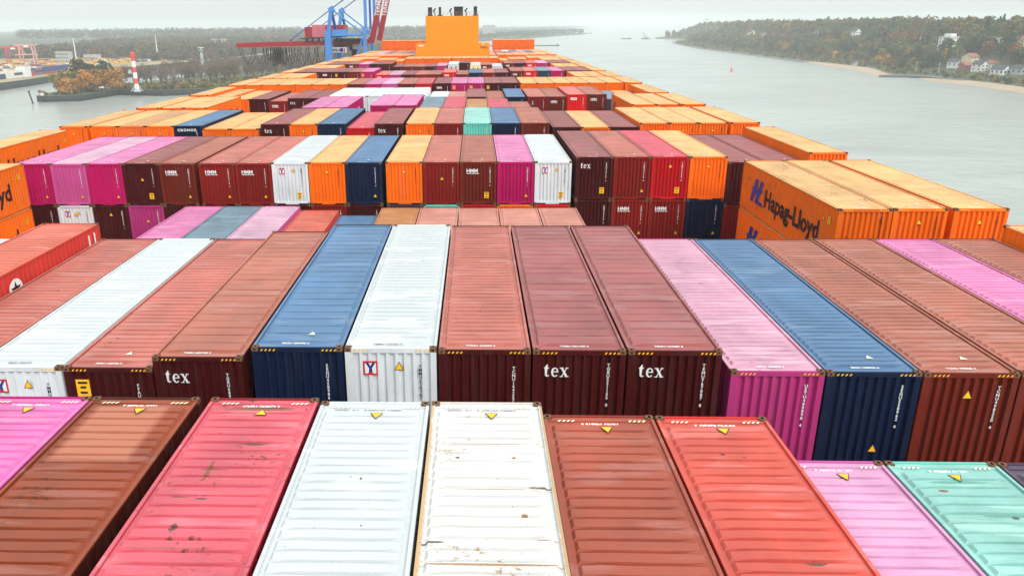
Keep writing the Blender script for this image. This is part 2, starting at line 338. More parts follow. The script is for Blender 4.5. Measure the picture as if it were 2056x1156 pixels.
# ------------------------------------------------------------ lettering
TXT = {}
def text_mesh(s, size, mat, off=0.0, line=1.0, sx=1.0, shear=0, space=1.0):
    key = (s, size, mat.name, off, line, sx, shear, space)
    if key in TXT: return TXT[key]
    cu = bpy.data.curves.new('t', 'FONT'); cu.body = s; cu.size = size; cu.offset = off; cu.align_x = 'CENTER'; cu.align_y = 'CENTER'
    cu.resolution_u = 2; cu.space_line = line; cu.shear = shear; cu.space_character = space
    o = bpy.data.objects.new('t', cu); C.objects.link(o)
    bpy.context.view_layer.update()
    me = bpy.data.meshes.new_from_object(o.evaluated_get(bpy.context.evaluated_depsgraph_get()))
    bpy.data.objects.remove(o); bpy.data.curves.remove(cu)
    me.name = 'lettering'; me.materials.clear(); me.materials.append(mat)
    if sx != 1:
        for v in me.vertices: v.co.x *= sx
    TXT[key] = me; return me
def serif_tex():
    b = MB(); q = [0]
    def poly(pts, dx):
        q[0] += .0006; b.quad(*[(x+dx, y, q[0]) for x, y in pts])
    # t
    poly([(.10,.05),(.24,.12),(.30,.95),(.22,1.0),(.02,.74),(.06,.12)][::1], 0)
    poly([(-.06,.66),(.42,.66),(.42,.74),(-.04,.74)], 0)
    poly([(.10,.05),(.22,-.02),(.36,.0),(.46,.10),(.42,.13),(.30,.08),(.2,.16)], 0)
    # e
    N = 18; o = [( .34+.34*math.cos(t), .36+.38*math.sin(t)) for t in [PI*2*i/N for i in range(N+1)]]
    i_ = [( .37+.17*math.cos(t), .36+.29*math.sin(t)) for t in [PI*2*i/N for i in range(N+1)]]
    for k in range(N):
        if k in (16, 17): continue
        poly([o[k], o[k+1], i_[k+1], i_[k]], .62)
    poly([(.17,.36),(.64,.36),(.64,.44),(.17,.44)], .62)
    # x
    poly([(.04,.74),(.26,.74),(.74,0),(.52,0)], 1.44); poly([(.10,0),(.19,0),(.68,.74),(.59,.74)], 1.44)
    for x0, x1, y0, y1 in ((-.04,.32,.68,.75),(.50,.78,.68,.75),(-.02,.28,-.01,.06),(.44,.82,-.01,.06)): poly([(x0,y0),(x1,y0),(x1,y1),(x0,y1)], 1.44)
    for i, v in enumerate(b.v): b.v[i] = ((v[0]-1.08)*.285, (v[1]-.4)*.36, v[2])
    return b.mesh('lettering', [M_WHT])
TEX = serif_tex()
def emblem_ym():
    b = MB(); b.quad((-.28,-.30,0),(.28,-.30,0),(.28,.28,0),(-.28,.28,0), m=0)
    b.quad((-.215,-.24,.002),(.215,-.24,.002),(.215,.2,.002),(-.215,.2,.002), m=1)
    b.quad((-.075,-.2,.004),(.075,-.2,.004),(.05,.02,.004),(-.05,.02,.004), m=2)
    b.quad((-.05,-.02,.005),(.05,-.02,.005),(-.08,.22,.005),(-.2,.22,.005), m=2); b.quad((-.05,-.02,.006),(.05,-.02,.006),(.2,.22,.006),(.08,.22,.006), m=2)
    b.quad((-.13,-.3,.005),(.13,-.3,.005),(.07,-.18,.005),(-.07,-.18,.005), m=0)
    return b.mesh('emblem', [M_RED, M_WHT, M_BLU])
YM = emblem_ym()
def tri_mesh(s=.16):
    b = MB(); b.quad((-s,-s,0),(s,-s,0),(0,s,0), m=1)
    k = .80; b.quad((-s*k,-s*.86,.002),(s*k,-s*.86,.002),(0,s*.72,.002), m=0)
    b.quad((-s*.3,-s*.5,.004),(s*.3,-s*.5,.004),(s*.22,-s*.1,.004),(-s*.22,-s*.1,.004), m=2)
    return b.mesh('warning_sign', [M_YEL, M_BLK, M_YEL])
TRI = tri_mesh(); M_PALE = simple('faded_sticker', (240, 232, 200), .6, .08, 6)
TRIP = TRI.copy(); TRIP.materials[0] = M_PALE; TRIP.materials[1] = M_PALE; TRIP.materials[2] = M_PALE
def plate_mesh():
    b = MB(); b.quad((-.19,-.26,0),(.19,-.26,0),(.19,.26,0),(-.19,.26,0), m=0)
    for y, w_ in ((.16,.13),(.02,.08),(-.14,.10)): b.quad((-w_,y-.035,.002),(w_,y-.035,.002),(w_,y+.035,.002),(-w_,y+.035,.002), m=1)
    return b.mesh('data_plate', [M_YEL, M_BLK])
PLT = plate_mesh()
def hmm_mesh():
    b = MB()
    me = text_mesh('HMM', .34, M_WHT, .010)
    b.v = [tuple(v.co) for v in me.vertices]; b.f = [tuple(p.vertices) for p in me.polygons]; b.m = [0]*len(b.f)
    for i in range(5):
        x = -.34+i*.17; b.quad((x,-.20,0),(x+.13,-.20,0),(x+.10,-.145,0),(x-.03,-.145,0))
    return b.mesh('emblem', [M_WHT])
HMM = hmm_mesh()
def label_mesh():
    b = MB(); b.quad((-.3,-.12,0),(.3,-.12,0),(.3,.12,0),(-.3,.12,0), m=0)
    for i in range(4): b.quad((-.22+i*.12,-.05,.002),(-.15+i*.12,-.05,.002),(-.15+i*.12,.05,.002),(-.22+i*.12,.05,.002), m=1)
    return b.mesh('sticker', [M_WHT, M_RED])
LBL = label_mesh()
def bird_mesh():
    b = MB(); b.quad((-.12,-.25,0),(.12,-.25,0),(.05,.0,0),(-.05,.0,0)); b.quad((-.04,.02,.001),(.04,.02,.001),(.09,.12,.001),(0,.26,.001),(-.09,.12,.001))
    return b.mesh('emblem', [M_TEAL])
BIRD = bird_mesh()
def hl_mesh():
    b = MB()
    L_ = [(-.95,-.62),(-.55,-.62),(-.35,-.15),(-.12,-.15),(-.30,-.62),(.12,-.62),(.42,.1),(.72,.1),(.60,.22),(.48,.22),(.66,.66),(.26,.66),(.08,.22),(-.16,.22),(.02,.66),(-.42,.66),(-.62,.16),(-.92,.16),(-.72,.02)]
    import mathutils.geometry as g
    tr = g.tessellate_polygon([[Vector((x, y, 0)) for x, y in L_]])
    b.v = [(x, y, 0) for x, y in L_]; b.f = [tuple(t) for t in tr]; b.m = [0]*len(b.f)
    b.quad((.2,-.62,0),(.95,-.62,0),(.62,-.42,0),(.28,-.42,0))
    return b.mesh('emblem', [M_BLU])
HL = hl_mesh()
def star_mesh():
    b = MB(); n = 20; b.quad(*[(.62*math.cos(2*PI*i/n), .62*math.sin(2*PI*i/n), 0) for i in range(n)], m=0)
    pts = [((.5 if i % 2 == 0 else .2)*math.cos(PI*i/5+PI/2), (.5 if i % 2 == 0 else .2)*math.sin(PI*i/5+PI/2), .003) for i in range(10)]
    for i in range(10): b.quad((0,0,.003), pts[i], pts[(i+1) % 10], m=1)
    return b.mesh('emblem', [M_WHT, M_BLK])
STAR = star_mesh()

PRE = ['TCNU', 'TGBU', 'TEMU', 'TCLU', 'FFAU', 'SEGU', 'TLLU', 'HMMU']
def serial(k):
    rnd = random.Random(k); return '%s %d' % (PRE[k % len(PRE)], rnd.randint(100000, 989999))
SER = [serial(k) for k in range(10)]
def on_front(me, par, x, z, name, sy=-1, s=1.0):
    o = link(name, me, par); o.scale = (s, s, s)
    if sy < 0: o.location = (x, -LEN/2+.012, z); o.rotation_euler = (PI/2, 0, 0)
    else: o.location = (-x, LEN/2-.012, z); o.rotation_euler = (PI/2, 0, PI)
    return o
def on_roof(me, par, x, y, name, flip=False, s=1.0):
    o = link(name, me, par); o.location = (x, y, HGT+.012 if abs(y) < LEN/2-.5 else HGT-.028); o.rotation_euler = (0, 0, PI if flip else 0); o.scale = (s, s, s)
    return o
def on_side(me, par, sx, y, z, name, s=1.0):
    o = link(name, me, par); o.location = (sx*(W2+.002), y, z); o.rotation_euler = (PI/2, 0, PI/2*sx); o.scale = (s, s, s)
    return o

# ------------------------------------------------------------ the stow plan
def colx(c):                      # left edge of stack c
    x = 2.5*c
    for b in (-13, -7, -2, 3, 9):
        if c >= b: x += .228
    return x
BAYY = dict(A=2.2, B=17.3, b=32.6, C=47.5, D=62.65, E=77.75, F=92.9, G=107.75, H=122.7, I=138, J=152.9, K=168.4, L=183.6, M=198.6, N=221.5, O=236, P=250.5, Q=271)
ORDER = 'ABbCDEFGHIJKLMNOPQ'
WORDN = ['first','second','third','fourth','fifth','sixth','seventh','eighth','ninth','tenth','eleventh','twelfth','thirteenth','fourteenth','fifteenth','sixteenth','seventeenth','eighteenth','nineteenth','twentieth','twenty-first','twenty-second','twenty-third','twenty-fourth']
# rows: bay -> list of (first column, colours, roof height below the camera, marks per container)
PLAN = {
'A': [(-4,'abc',-8.07), (-1,'df',-8.14), (1,'hi',-8.45), (3,'jkG',-9.57)],
'B': [(-8,'W',-8.84), (-7,'C',-8.14), (-6,'DWD',-8.83), (-3,'B',-8.50), (-2,'NW',-8.20), (0,'DMM',-8.25), (3,'KNBBPB',-8.84), (9,'O',-8.24)],
'b': [(-14,'OOO',-8.35), (-7,'PSL',-11.21), (-4,'C',-11.49), (-3,'N',-11.83), (-2,'ZXXXX',-11.33), (7,'YOO',-8.35)],
'C': [(-14,'O',-8.34), (-12,'PLPMBDD',-8.93), (-5,'WONODBPW',-8.9), (3,'MDRO',-8.60), (7,'MM',-8.97), (9,'O',-8.37)],
'D': [(-14,'OOQON',-8.45), (-9,'OO',-8.74), (-7,'MONRM',-8.36), (-2,'ODTNB',-8.36), (3,'MOM',-8.74), (6,'OOOO',-8.42)],
'E': [(-14,'OOO',-8.55), (-7,'PP',-8.60), (-4,'PP',-8.43), (-2,'SR',-8.73), (0,'ZR',-8.99), (2,'B',-9.35), (7,'OOO',-8.5)],
'F': [(-14,'O',-8.62), (-13,'O',-8.95), (-12,'OM',-9.17), (-10,'D',-9.46), (-9,'MM',-9.11), (-7,'WWWWW',-8.87), (-2,'WX',-9.45), (0,'M',-9.08), (1,'B',-9.4), (2,'N',-9.1), (3,'DB',-9.1), (5,'VB',-8.85), (7,'SO',-9.47), (9,'O',-8.63)],
'G': [(-14,'OOOOOOO',-8.58), (-7,'BPLBR',-8.57), (-2,'MPPMM',-8.54), (3,'OOOOOOO',-8.6)],
'H': [(-14,'OOO',-8.68), (7,'OOO',-8.73)],
'I': [(-14,'OMMMMB',-8.72), (-8,'P',-8.72), (-7,'VKMDB',-9.3), (-2,'V',-8.95), (-1,'B',-9.32), (0,'NDM',-9.05), (3,'BVSPMM',-8.78), (9,'O',-8.79)],
'J': [(-14,'OOO',-8.87), (7,'OOO',-8.90)],
'K': [(-14,'OMMBKMM',-8.95), (-7,'MBBM',-9.58), (-3,'K',-9.43), (-2,'W',-9.1), (-1,'M',-8.86), (0,'EBW',-9.3), (3,'BMVKMM',-9.0), (9,'O',-9.05)],
'L': [(-14,'OOO',-9.0), (7,'OOO',-9.09)],
'M': [(-14,'OOOO',-9.18), (-10,'OO',-9.5), (-8,'O',-9.8), (-7,'OOOOOOOOOO',-9.22), (3,'O',-9.85), (4,'OO',-9.55), (6,'OOOO',-9.26)],
'N': [(-14,'OOOOOOOO',-9.4), (1,'OOOOOOOOO',-9.4)],
'Q': [(-13,'OOOOOOO',-6.3), (3,'OOOOOO',-6.3)],
}
ZFIX = {('A',-3):-8.07,('F',-10):-9.46,('K',2):-9.62,('D',-4):-8.73,('B',-9):-8.6}
# second layers seen where the row in front is low
LOWER = {'b': [(-12,'O'), (7,'O')], 'C': [(-12,'M'),(-11,'W'),(-10,'M'),(-9,'K'),(-8,'M'),(-7,'M'),(-6,'D'),(-5,'M'),(-4,'D'),(-3,'M'),(-2,'G'),(-1,'T'),(0,'R'),(1,'O'),(2,'V'),(3,'M'),(4,'D'),(5,'D'),(6,'N'),(7,'D'),(8,'D')]}
MARK = {  # emblem and text per (bay, column)
 ('B',-5):'ym',('B',-4):'plate',('B',-3):'tex',('B',-1):'ym',('B',1):'tex',('B',2):'tex',('B',4):'trilow',('B',5):'trihi',('B',-7):'star',
 ('b',-12):'hl+',('b',7):'hl-',('C',-14):'hl+',('C',-13):'hl+',('E',-12):'hl+',('E',7):'hll',('F',9):'hll',
 ('C',-12):'trilow',('C',-11):'trilow',('C',-10):'trilow',('C',-9):'platelow tri',('C',-8):'hmm trilow',('C',-7):'hmm trilow',('C',-6):'hmm trilow',('C',-5):'ym platelow',('C',-4):'trihi',('C',-3):'trilow',
 ('C',-2):'trihi',('C',-1):'tri',('C',0):'hmm platelow',('C',1):'trilow',('C',2):'ym platelow',('C',3):'tex platelow',('C',4):'trilow',('C',5):'trihi platelow',('C',6):'trihi',
 ('D',-10):'cronos',('D',-7):'tex',('D',-3):'tex',('b',8):'trihi',('b',9):'trihi',
 ('F',-10):'hmm',('F',-9):'tex',('F',3):'bird',('F',4):'hmm',('F',5):'lbl',('F',6):'hmm',('G',-2):'hmm trilow',('G',-1):'plate',('G',0):'plate',('G',1):'plate',
 ('I',-11):'lbl',('I',-10):'plate',('I',-8):'plate one',('I',-7):'lbl',('I',-2):'lbl',('I',3):'hmm',('I',4):'lbl',('K',-11):'lbl',('K',1):'lbl',('K',3):'lbl',('K',5):'lbl',
 ('E',-6):'one',('K',-2):'dots',('K',0):'dots',('K',2):'dots'}
ROOFN = {('A',-4):'ONEU 948260 2',('A',-3):'TLLU 494286 2',('A',-2):'CXFU 765873 5',('A',-1):'YMMU 659848 6   9\'6" HIGH',('A',0):'YMMU 609221 4   9\'6" HIGH',('A',1):'TRHU 746616 5',('A',2):'HMMU 829247 3',('A',3):'UETU 413587 2',('A',4):'UETU 428053 2',
 ('B',-4):'FFAU 126735 2',('B',-3):'TGBU 689195 2',('B',-2):'SEGU 458986 0',('B',-1):'YMMU 659787 9',('B',0):'TCNU 164257 2',('B',1):'TGBU 551155 0',('B',2):'TEMU 767087 8',('B',3):'UETU 480898 4',('B',4):'SEGU 558962 6',('B',5):'TCNU 498220 4'}
FRN = {('B',-5):'YMMU638772',('B',-4):'FFAU126735',('B',-3):'TGBU689195',('B',-2):'SEGU458986',('B',-1):'YMMU659787',('B',0):'TCNU164257',('B',1):'TGBU551155 0',('B',2):'TEMU767087 8',('B',3):'UETU480898 4',('B',4):'SEGU558962 6',('B',5):'TCNU498220 4'}
WIDE = {('B',-3),('B',1),('B',2),('B',-2)}
M_BEIGE = M_YEL

def vertical(s): return '\n'.join(ch for ch in s)
def make_container(bay, c, k, ztop, near, lower=False):
    wname = PAL[k][2]
    x = colx(c) + 1.219; y = BAYY[bay] + LEN/2; z = CAMZ + ztop - HGT
    t = thing('shipping_container', (x, y, z), '', 'shipping container', 'shipping containers stowed on the deck')
    rnd = random.Random(hash((ord(bay), c, lower)) & 0xffff)
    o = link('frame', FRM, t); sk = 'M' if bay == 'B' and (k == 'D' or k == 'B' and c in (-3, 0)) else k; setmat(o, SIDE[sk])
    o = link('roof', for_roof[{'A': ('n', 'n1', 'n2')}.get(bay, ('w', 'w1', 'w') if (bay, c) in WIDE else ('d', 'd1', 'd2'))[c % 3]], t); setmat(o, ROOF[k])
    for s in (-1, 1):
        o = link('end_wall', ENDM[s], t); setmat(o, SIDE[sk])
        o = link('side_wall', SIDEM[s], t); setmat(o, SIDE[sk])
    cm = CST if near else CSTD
    spots = [(sx, sy, 1) for sx in (-1, 1) for sy in (-1, 1)]
    if near: spots += [(sx, -1, 0) for sx in (-1, 1)]
    if bay in 'HIJKLMNQ': spots = [(-1, -1, 1), (1, -1, 1)]
    for sx, sy, up in spots:
        link('corner_casting', cm, t, (sx*(W2-.086), sy*(LEN/2-.078), HGT-.115 if up else -.002))
    # writing
    mk_ = MARK.get((bay, c), '') if not lower else {('C',-11):'ym trihi',('C',-10):'trihi',('C',4):'hmm trilow',('C',5):'hmm trilow',('C',6):'trilow',('b',-12):'hl+',('b',7):'hl-',('C',-9):'tri'}.get((bay, c), '')
    darkm = M_BLK if k in 'WEOQYdf' else M_WHT
    num = FRN.get((bay, c), SER[rnd.randrange(10)].replace(' ', '') + ' ' + str(rnd.randrange(3)))
    if bay not in 'AMNQHJL' and not ('O' == k and bay in 'GIK'):
        on_front(text_mesh(vertical(num[:13]), .125, darkm, .003, .86), t, .78, HGT-1.02, 'serial_number')
    if bay in 'BbC' and 'f' != k and not lower and bay != 'C':
        for q in (-1, 1): link('warning_stripe', STR[(-1, q)], t)
    if bay == 'A':
        for q in (-1, 1): link('warning_stripe', STR[(1, q)], t)
    rn = ROOFN.get((bay, c))
    if bay == 'A' and rn:
        up = c == -2
        on_roof(text_mesh(rn, .125, M_GRY if k in 'df' else M_WHT, .006), t, 0 if len(rn) < 14 else -.1, LEN/2-.36, 'serial_number', not up)
        o = on_roof(TRI, t, .1 if c != 4 else .0, LEN/2-.68, 'warning_sign', not up); o.scale = (.9, .8, 1)
        o.location.z = HGT+.03
        for side in (-1, 1):
            b = MB()
            for i in range(4):
                xx = side*.78+(i-1.5)*.10; b.quad((xx,LEN/2-.27,HGT-.019),(xx+.05,LEN/2-.27,HGT-.019),(xx+.10,LEN/2-.20,HGT-.019),(xx+.05,LEN/2-.20,HGT-.019))
            b.build('roof_stripe', M_PALE, t)
    if bay == 'B' or (bay in 'bC' and not lower):
        on_roof(text_mesh(rn or SER[(c*3) % 10], .115, M_GRY if k in 'W' else M_WHT, .005), t, -.1, -LEN/2+.32, 'serial_number')
        if bay != 'B' or c in (-4, -2, 4, 5): o = on_roof(TRIP, t, .25, -LEN/2+.85, 'warning_sign', s=.6); o.location.z = HGT+.03
    elif bay in 'DEFG' and rnd.random() < .7:
        o = on_roof(TRIP, t, .1, -LEN/2+.6, 'warning_sign', s=.8); o.location.z = HGT+.03
    if k in 'OQ' and bay in 'bCDFG' and not lower and 'tri' not in mk_: mk_ += ' trihi'
    if k in 'MBD' and bay in 'DG' and not mk_: mk_ += ' tri'
    if 'tex' in mk_: on_front(TEX, t, -.60, HGT-.62, 'lettering')
    if 'ym' in mk_: on_front(YM, t, -.55, HGT-.58, 'emblem', s=.7); on_front(TRI, t, .22, HGT-.52, 'warning_sign', s=.8)
    if 'hmm' in mk_: on_front(HMM, t, -.42, HGT-.62, 'emblem')
    if 'lbl' in mk_: on_front(LBL, t, -.42, HGT-.55, 'sticker', s=1.3)
    if 'bird' in mk_: on_front(BIRD, t, -.6, HGT-.75, 'emblem')
    if 'cronos' in mk_:
        on_front(text_mesh('CRONOS', .30, M_WHT, .012, 1, 1.15, 0, 1.25), t, -.1, HGT-.38, 'lettering')
        on_side(text_mesh('CRONOS', 1.0, M_WHT, .03, 1, 1.3, 0, 1.2), t, 1, 0, HGT-1.0, 'lettering')
    if 'dots' in mk_:
        b = MB()
        for xx in (-.5, .5): b.box(xx-.12, xx+.12, -LEN/2-.004, -LEN/2+.03, HGT-.95, HGT-.6)
        b.build('vent', M_BLK, t)
    if mk_ == 'plate' or 'plate one' in mk_ or mk_ == 'plate': on_front(PLT, t, -.75, HGT-.62, 'data_plate')
    if 'platelow' in mk_: on_front(PLT, t, .55, .62, 'data_plate', s=.8)
    if 'trihi' in mk_: on_front(TRI, t, .0, HGT-.62, 'warning_sign', s=.85)
    elif 'trilow' in mk_: on_front(TRI, t, .3 if bay == 'B' else .72, .62, 'warning_sign', s=.8)
    elif 'tri' in mk_: on_front(TRI, t, .05, HGT-1.1, 'warning_sign', s=.8)
    if bay == 'B' and c == 4:
        pass
    if 'star' in mk_: (on_side(STAR, t, 1, .0, 2.15, 'emblem', .62), on_side(text_mesh('I', .75, M_WHT, .02), t, 1, 5.15, 2.3, 'lettering'), on_side(text_mesh('I', .75, M_WHT, .02), t, 1, 5.6, 2.3, 'lettering'))
    if 'one' in mk_: on_side(text_mesh('ONE', 1.35, M_WHT, .05), t, 1, 1.5, HGT/2, 'lettering')
    if 'hl+' in mk_:
        on_side(text_mesh('Hapag-Lloyd', 1.45, M_BLK, .035, 1, .95), t, 1, .95, HGT/2-.12, 'lettering'); on_side(HL, t, 1, -3.9, HGT/2+.02, 'emblem', 1.08)
    if 'hl-' in mk_:
        on_side(text_mesh('Hapag-Lloyd', 1.4, M_BLK, .04, 1, .98), t, -1, -1.05, HGT/2-.12, 'lettering'); on_side(HL, t, -1, 3.45, HGT/2+.02, 'emblem', 1.12)
    if 'hll' in mk_: on_side(HL, t, -1, 3.9, HGT/2+.02, 'emblem', 1.0)
    if k in 'OY' and bay in 'bC' and 'hl' in mk_:     # small stickers on the long side
        s = 1 if '+' in mk_ else -1
        for i, u in enumerate((5.35, 4.75)): on_side(TRI if i else PLT, t, s, u*s, HGT-.75, 'data_plate', .7)
    return t, mk_

lists = {}
nthing = 0
for bay in ORDER:
    row = []
    for c0, cols, z in PLAN.get(bay, []):
        for i, k in enumerate(cols):
            c = c0+i; row.append((c, k, ZFIX.get((bay, c), z + random.Random(ord(bay)*100+c).uniform(-.012, .012))))
    row.sort(); lists[bay] = row
ROWNAME = {b: WORDN[i] for i, b in enumerate(ORDER)}
TOPS = {}
for bay in ORDER:
    row = lists[bay]; cols = {c: k for c, k, z in row}; n = len(row)
    sig = {}
    for c, k, z in row: sig.setdefault((k, cols.get(c-1), cols.get(c+1)), []).append(c)
    for idx, (c, k, z) in enumerate(row):
        t, mk_ = make_container(bay, c, k, z, bay in 'ABbC'); TOPS[(bay, c)] = (t, k, z); nthing += 1
        a, b_ = cols.get(c-1), cols.get(c+1); wd = PAL[k][2]
        feat = ''
        if 'tex' in mk_: feat = ' with white three-letter word'
        elif 'ym' in mk_: feat = ' with red square emblem'
        elif 'hmm' in mk_: feat = ' with white block letters'
        elif 'hl' in mk_: feat = ' with blue emblem on its long side'
        elif 'cronos' in mk_: feat = ' with white spaced lettering'
        rowtxt = 'in the nearest row' if bay == 'A' else 'in the farthest high wall behind the funnel' if bay == 'Q' else 'in the %s row from the camera' % ROWNAME[bay]
        if bay == 'A' and wd in ('bright pink','rusty brown','rust-stained rose','clean white','rust-streaked white','plain brown','tomato red','lilac pink','mint green') and c >= -4:
            lab = '%s container roof, between its neighbours %s' % (wd, rowtxt)
        if a and b_ and len(sig[(k, a, b_)]) == 1 and (a != k or b_ != k):
            w1, w2 = PAL[a][2], PAL[b_][2]
            lab = '%s container%s, between %s and %s ones %s' % (wd, feat if len(feat) < 30 and bay != 'Q' else '', w1, w2, rowtxt) if w1 != w2 else '%s container between two %s ones %s' % (wd, w1, rowtxt)
        else:
            j = min(idx, n-1-idx); side = 'left' if idx <= n-1-idx else 'right'
            o_ = 'the %smost' % side if j == 0 else '%s from the %s end' % (WORDN[j], side)
            lab = '%s container%s, %s %s' % (wd, feat if 'long' not in feat else '', o_, rowtxt)
        wds = lab.split()
        if len(wds) > 16: lab = lab.replace(feat, ''); 
        if len(lab.split()) > 16: lab = lab.replace(' from the camera', '')
        t['label'] = lab
for bay, L_ in LOWER.items():
    for c, k in L_:
        z = TOPS[(bay, c)][2] - HGT - .03
        t, mk_ = make_container(bay, c, k, z, True, True); nthing += 1
        TOPS[(bay, c, 1)] = (t, k, z)
        t['label'] = '%s container in the second layer, directly beneath the %s' % (PAL[k][2], TOPS[(bay, c)][0]['label'].split(' container')[0]) + ' one, ' + {'b': 'third row'}.get(bay, 'fourth row') + ('' if sum(1 for c2, k2 in L_ if k2 == k and TOPS[(bay, c2)][1] == TOPS[(bay, c)][1]) == 1 else ', %s stack from left' % WORDN[c+14])
        if len(t['label'].split()) > 16: t['label'] = t['label'].replace('directly ', '').replace('in the second layer, ', '')
print('containers', nthing)

# far roofs past the funnel and the hidden layers below, one mesh
def plainbox(b, bay, c, z1, z0, mi):
    x = colx(c); y = BAYY[bay]; b.box(x, x+2.438, y, y+LEN, CAMZ+z0, CAMZ+z1, mi)
b = MB(); mats = []; idx = {}
def mi_of(m):
    if m not in idx: idx[m] = len(mats); mats.append(m)
    return idx[m]
rnd = random.Random(5)
for bay, sset in (('O', 'XMKLBXDZ'), ('P', 'RXVWNKSO')):
    for c in range(-14, 10):
        if -6 <= c <= 1: continue
        k = 'O' if c in (-14, -13, 9, 8) else ('MXKGLBXD'[c % 8] if c < 0 else {2:'K',3:'V',4:'W',5:'N',6:'K',7:'S'}.get(c, 'X') if bay == 'P' else 'XMXBMX'[c % 6])
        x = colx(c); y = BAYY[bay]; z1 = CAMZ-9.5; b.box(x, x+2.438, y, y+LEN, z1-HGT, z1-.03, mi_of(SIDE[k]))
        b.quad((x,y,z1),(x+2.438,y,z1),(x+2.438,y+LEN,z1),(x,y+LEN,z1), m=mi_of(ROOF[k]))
tag(b.build('far_containers', mats), 'far rows of mixed container roofs beyond the orange funnel', 'containers', None, 'stuff')
b = MB(); mats = []; idx = {}
for bay in ORDER:
    for c in range(-14, 10):
        if bay in 'OPQ' and -6 <= c <= 1 and bay != 'Q': continue
        if (bay, c) in TOPS:
            z = TOPS.get((bay, c, 1), TOPS[(bay, c)])[2] - HGT - .03; n = 2 if bay != 'Q' else 2
        elif bay in 'OP': z = -9.5-HGT-.03; n = 1
        else: z = -14.4 if bay not in 'HJL' else -11.9; n = 2
        if bay == 'A' and c < -4 or bay == 'A' and c > 5: continue
        for j in range(n):
            k = rnd.choice('MMBDDONKWR') if bay != 'Q' else 'O'
            plainbox(b, bay, c, z-.02-j*2.93, z-2.9-j*2.93, mi_of(SIDE[k]))
tag(b.build('lower_containers', mats), 'darkened lower layers of containers glimpsed between the stacks', 'containers', None, 'stuff')

# ------------------------------------------------------------ the ship
M_DECK = simple('deck_steel', (78, 40, 34), .7, .2, .6)
M_HULL = simple('hull_paint', (225, 95, 20), .5, .06, .1)
M_FUN = paint('funnel_paint', target((250, 150, 30), 1.12, .01), .45, .12, .03)
M_DARK = simple('sooty_black', (24, 28, 32), .7, .15)
ship = thing('container_ship', (-4.7, 120, 0), 'huge container ship whose orange funnel rises above the stacks', 'ship')
b = MB(); hw = 30.6
pts = [(-hw, -60), (-hw, 165), (-20, 205), (20, 205), (hw, 165), (hw, -60)]
top = [(x, y, 27) for x, y in pts]; bot = [(x*.97, y, -3) for x, y in pts]
b.quad(*top[::-1]); 
for i in range(6):
    j = (i+1) % 6; b.quad(bot[i], bot[j], top[j], top[i])
b.build('hull', M_HULL, ship)
b = MB()
for bay in ORDER:
    y = BAYY[bay]-120; b.box(-hw+.5, hw-.5, y-.2, y+LEN+.2, 27, 37.5)
b.build('hatch_cover', M_DECK, ship)
for bay in ORDER[1:]:
    if bay in 'NQ': continue
    y = BAYY[bay]-120-1.5
    b = MB(); b.box(-hw+.4, hw-.4, y-.5, y+.5, 40.6, 40.75)
    for i in range(13): b.box(-hw+.6+i*4.93, -hw+.9+i*4.93, y-.45, y+.45, 27, 41.8)
    b.box(-hw+.4, hw-.4, y-.5, y-.44, 41.7, 41.8); b.build('lashing_bridge', M_DECK, ship)
# funnel
b = MB(); fy = 213.5-120
b.box(-7.5, 7.55, fy, fy+14, 37, 59.65); b.box(-10.45, -7.502, fy+.002, fy+12, 37, 52.0); b.box(7.552, 10.75, fy+.002, fy+12, 37, 52.1)
f = b.build('funnel', M_FUN, ship)
def fx(px): return (px-907.5)*.1412      # metres from the funnel centre line
for x0, x1, h in ((858, 865.5, 2.45), (880, 884, 2.5), (951.5, 957.5, 2.6)):
    b = MB(); xc = fx((x0+x1)/2); b.tube((xc, fy+5, 59.6), (xc, fy+5, 59.65+h), (x1-x0)*.1412/2+.08, n=14); b.box(xc-.75, xc+.75, fy+4.2, fy+5.8, 59.6, 59.95); b.build('exhaust_pipe', M_DARK, f)
b = MB(); b.box(fx(911), fx(929), fy+3.5, fy+6.5, 59.6, 62.1); b.box(fx(910.5), fx(929.5), fy+3.4, fy+6.6, 62.0, 62.2); b.build('exhaust_uptake', M_DARK, f)
for px in (871.5, 904.5, 936):
    b = MB(); xc = fx(px); b.tube((xc+.15, fy+4, 59.6), (xc-.12, fy+4, 61), .17, .12); b.tube((xc-.45, fy+4, 60.9), (xc+.3, fy+4, 61.75), .2); b.build('vent_pipe', M_DARK, f)
b = MB()
for x in [i*1.25-7.4 for i in range(13)]: b.tube((x, fy+.15, 59.65), (x, fy+.15, 60.7), .03, n=4)
for z in (60.2, 60.7): b.tube((-7.4, fy+.15, z), (7.5, fy+.15, z), .028, n=4)
b.build('railing', M_GRY, f)
o = link('lettering', text_mesh('SHELL', .9, M_BLK, .02), f, (9.15, fy-.01, 51.0)); o.rotation_euler = (PI/2, 0, 0)
b = MB(); b.box(-9.6, -8.2, fy-.12, fy-.004, 51.4, 51.7); b.build('lamp_bracket', M_WHT, f)
b = MB(); b.box(8.6, 9.2, fy-.12, fy-.004, 51.75, 51.98); b.build('lamp_bracket', M_WHT, f)

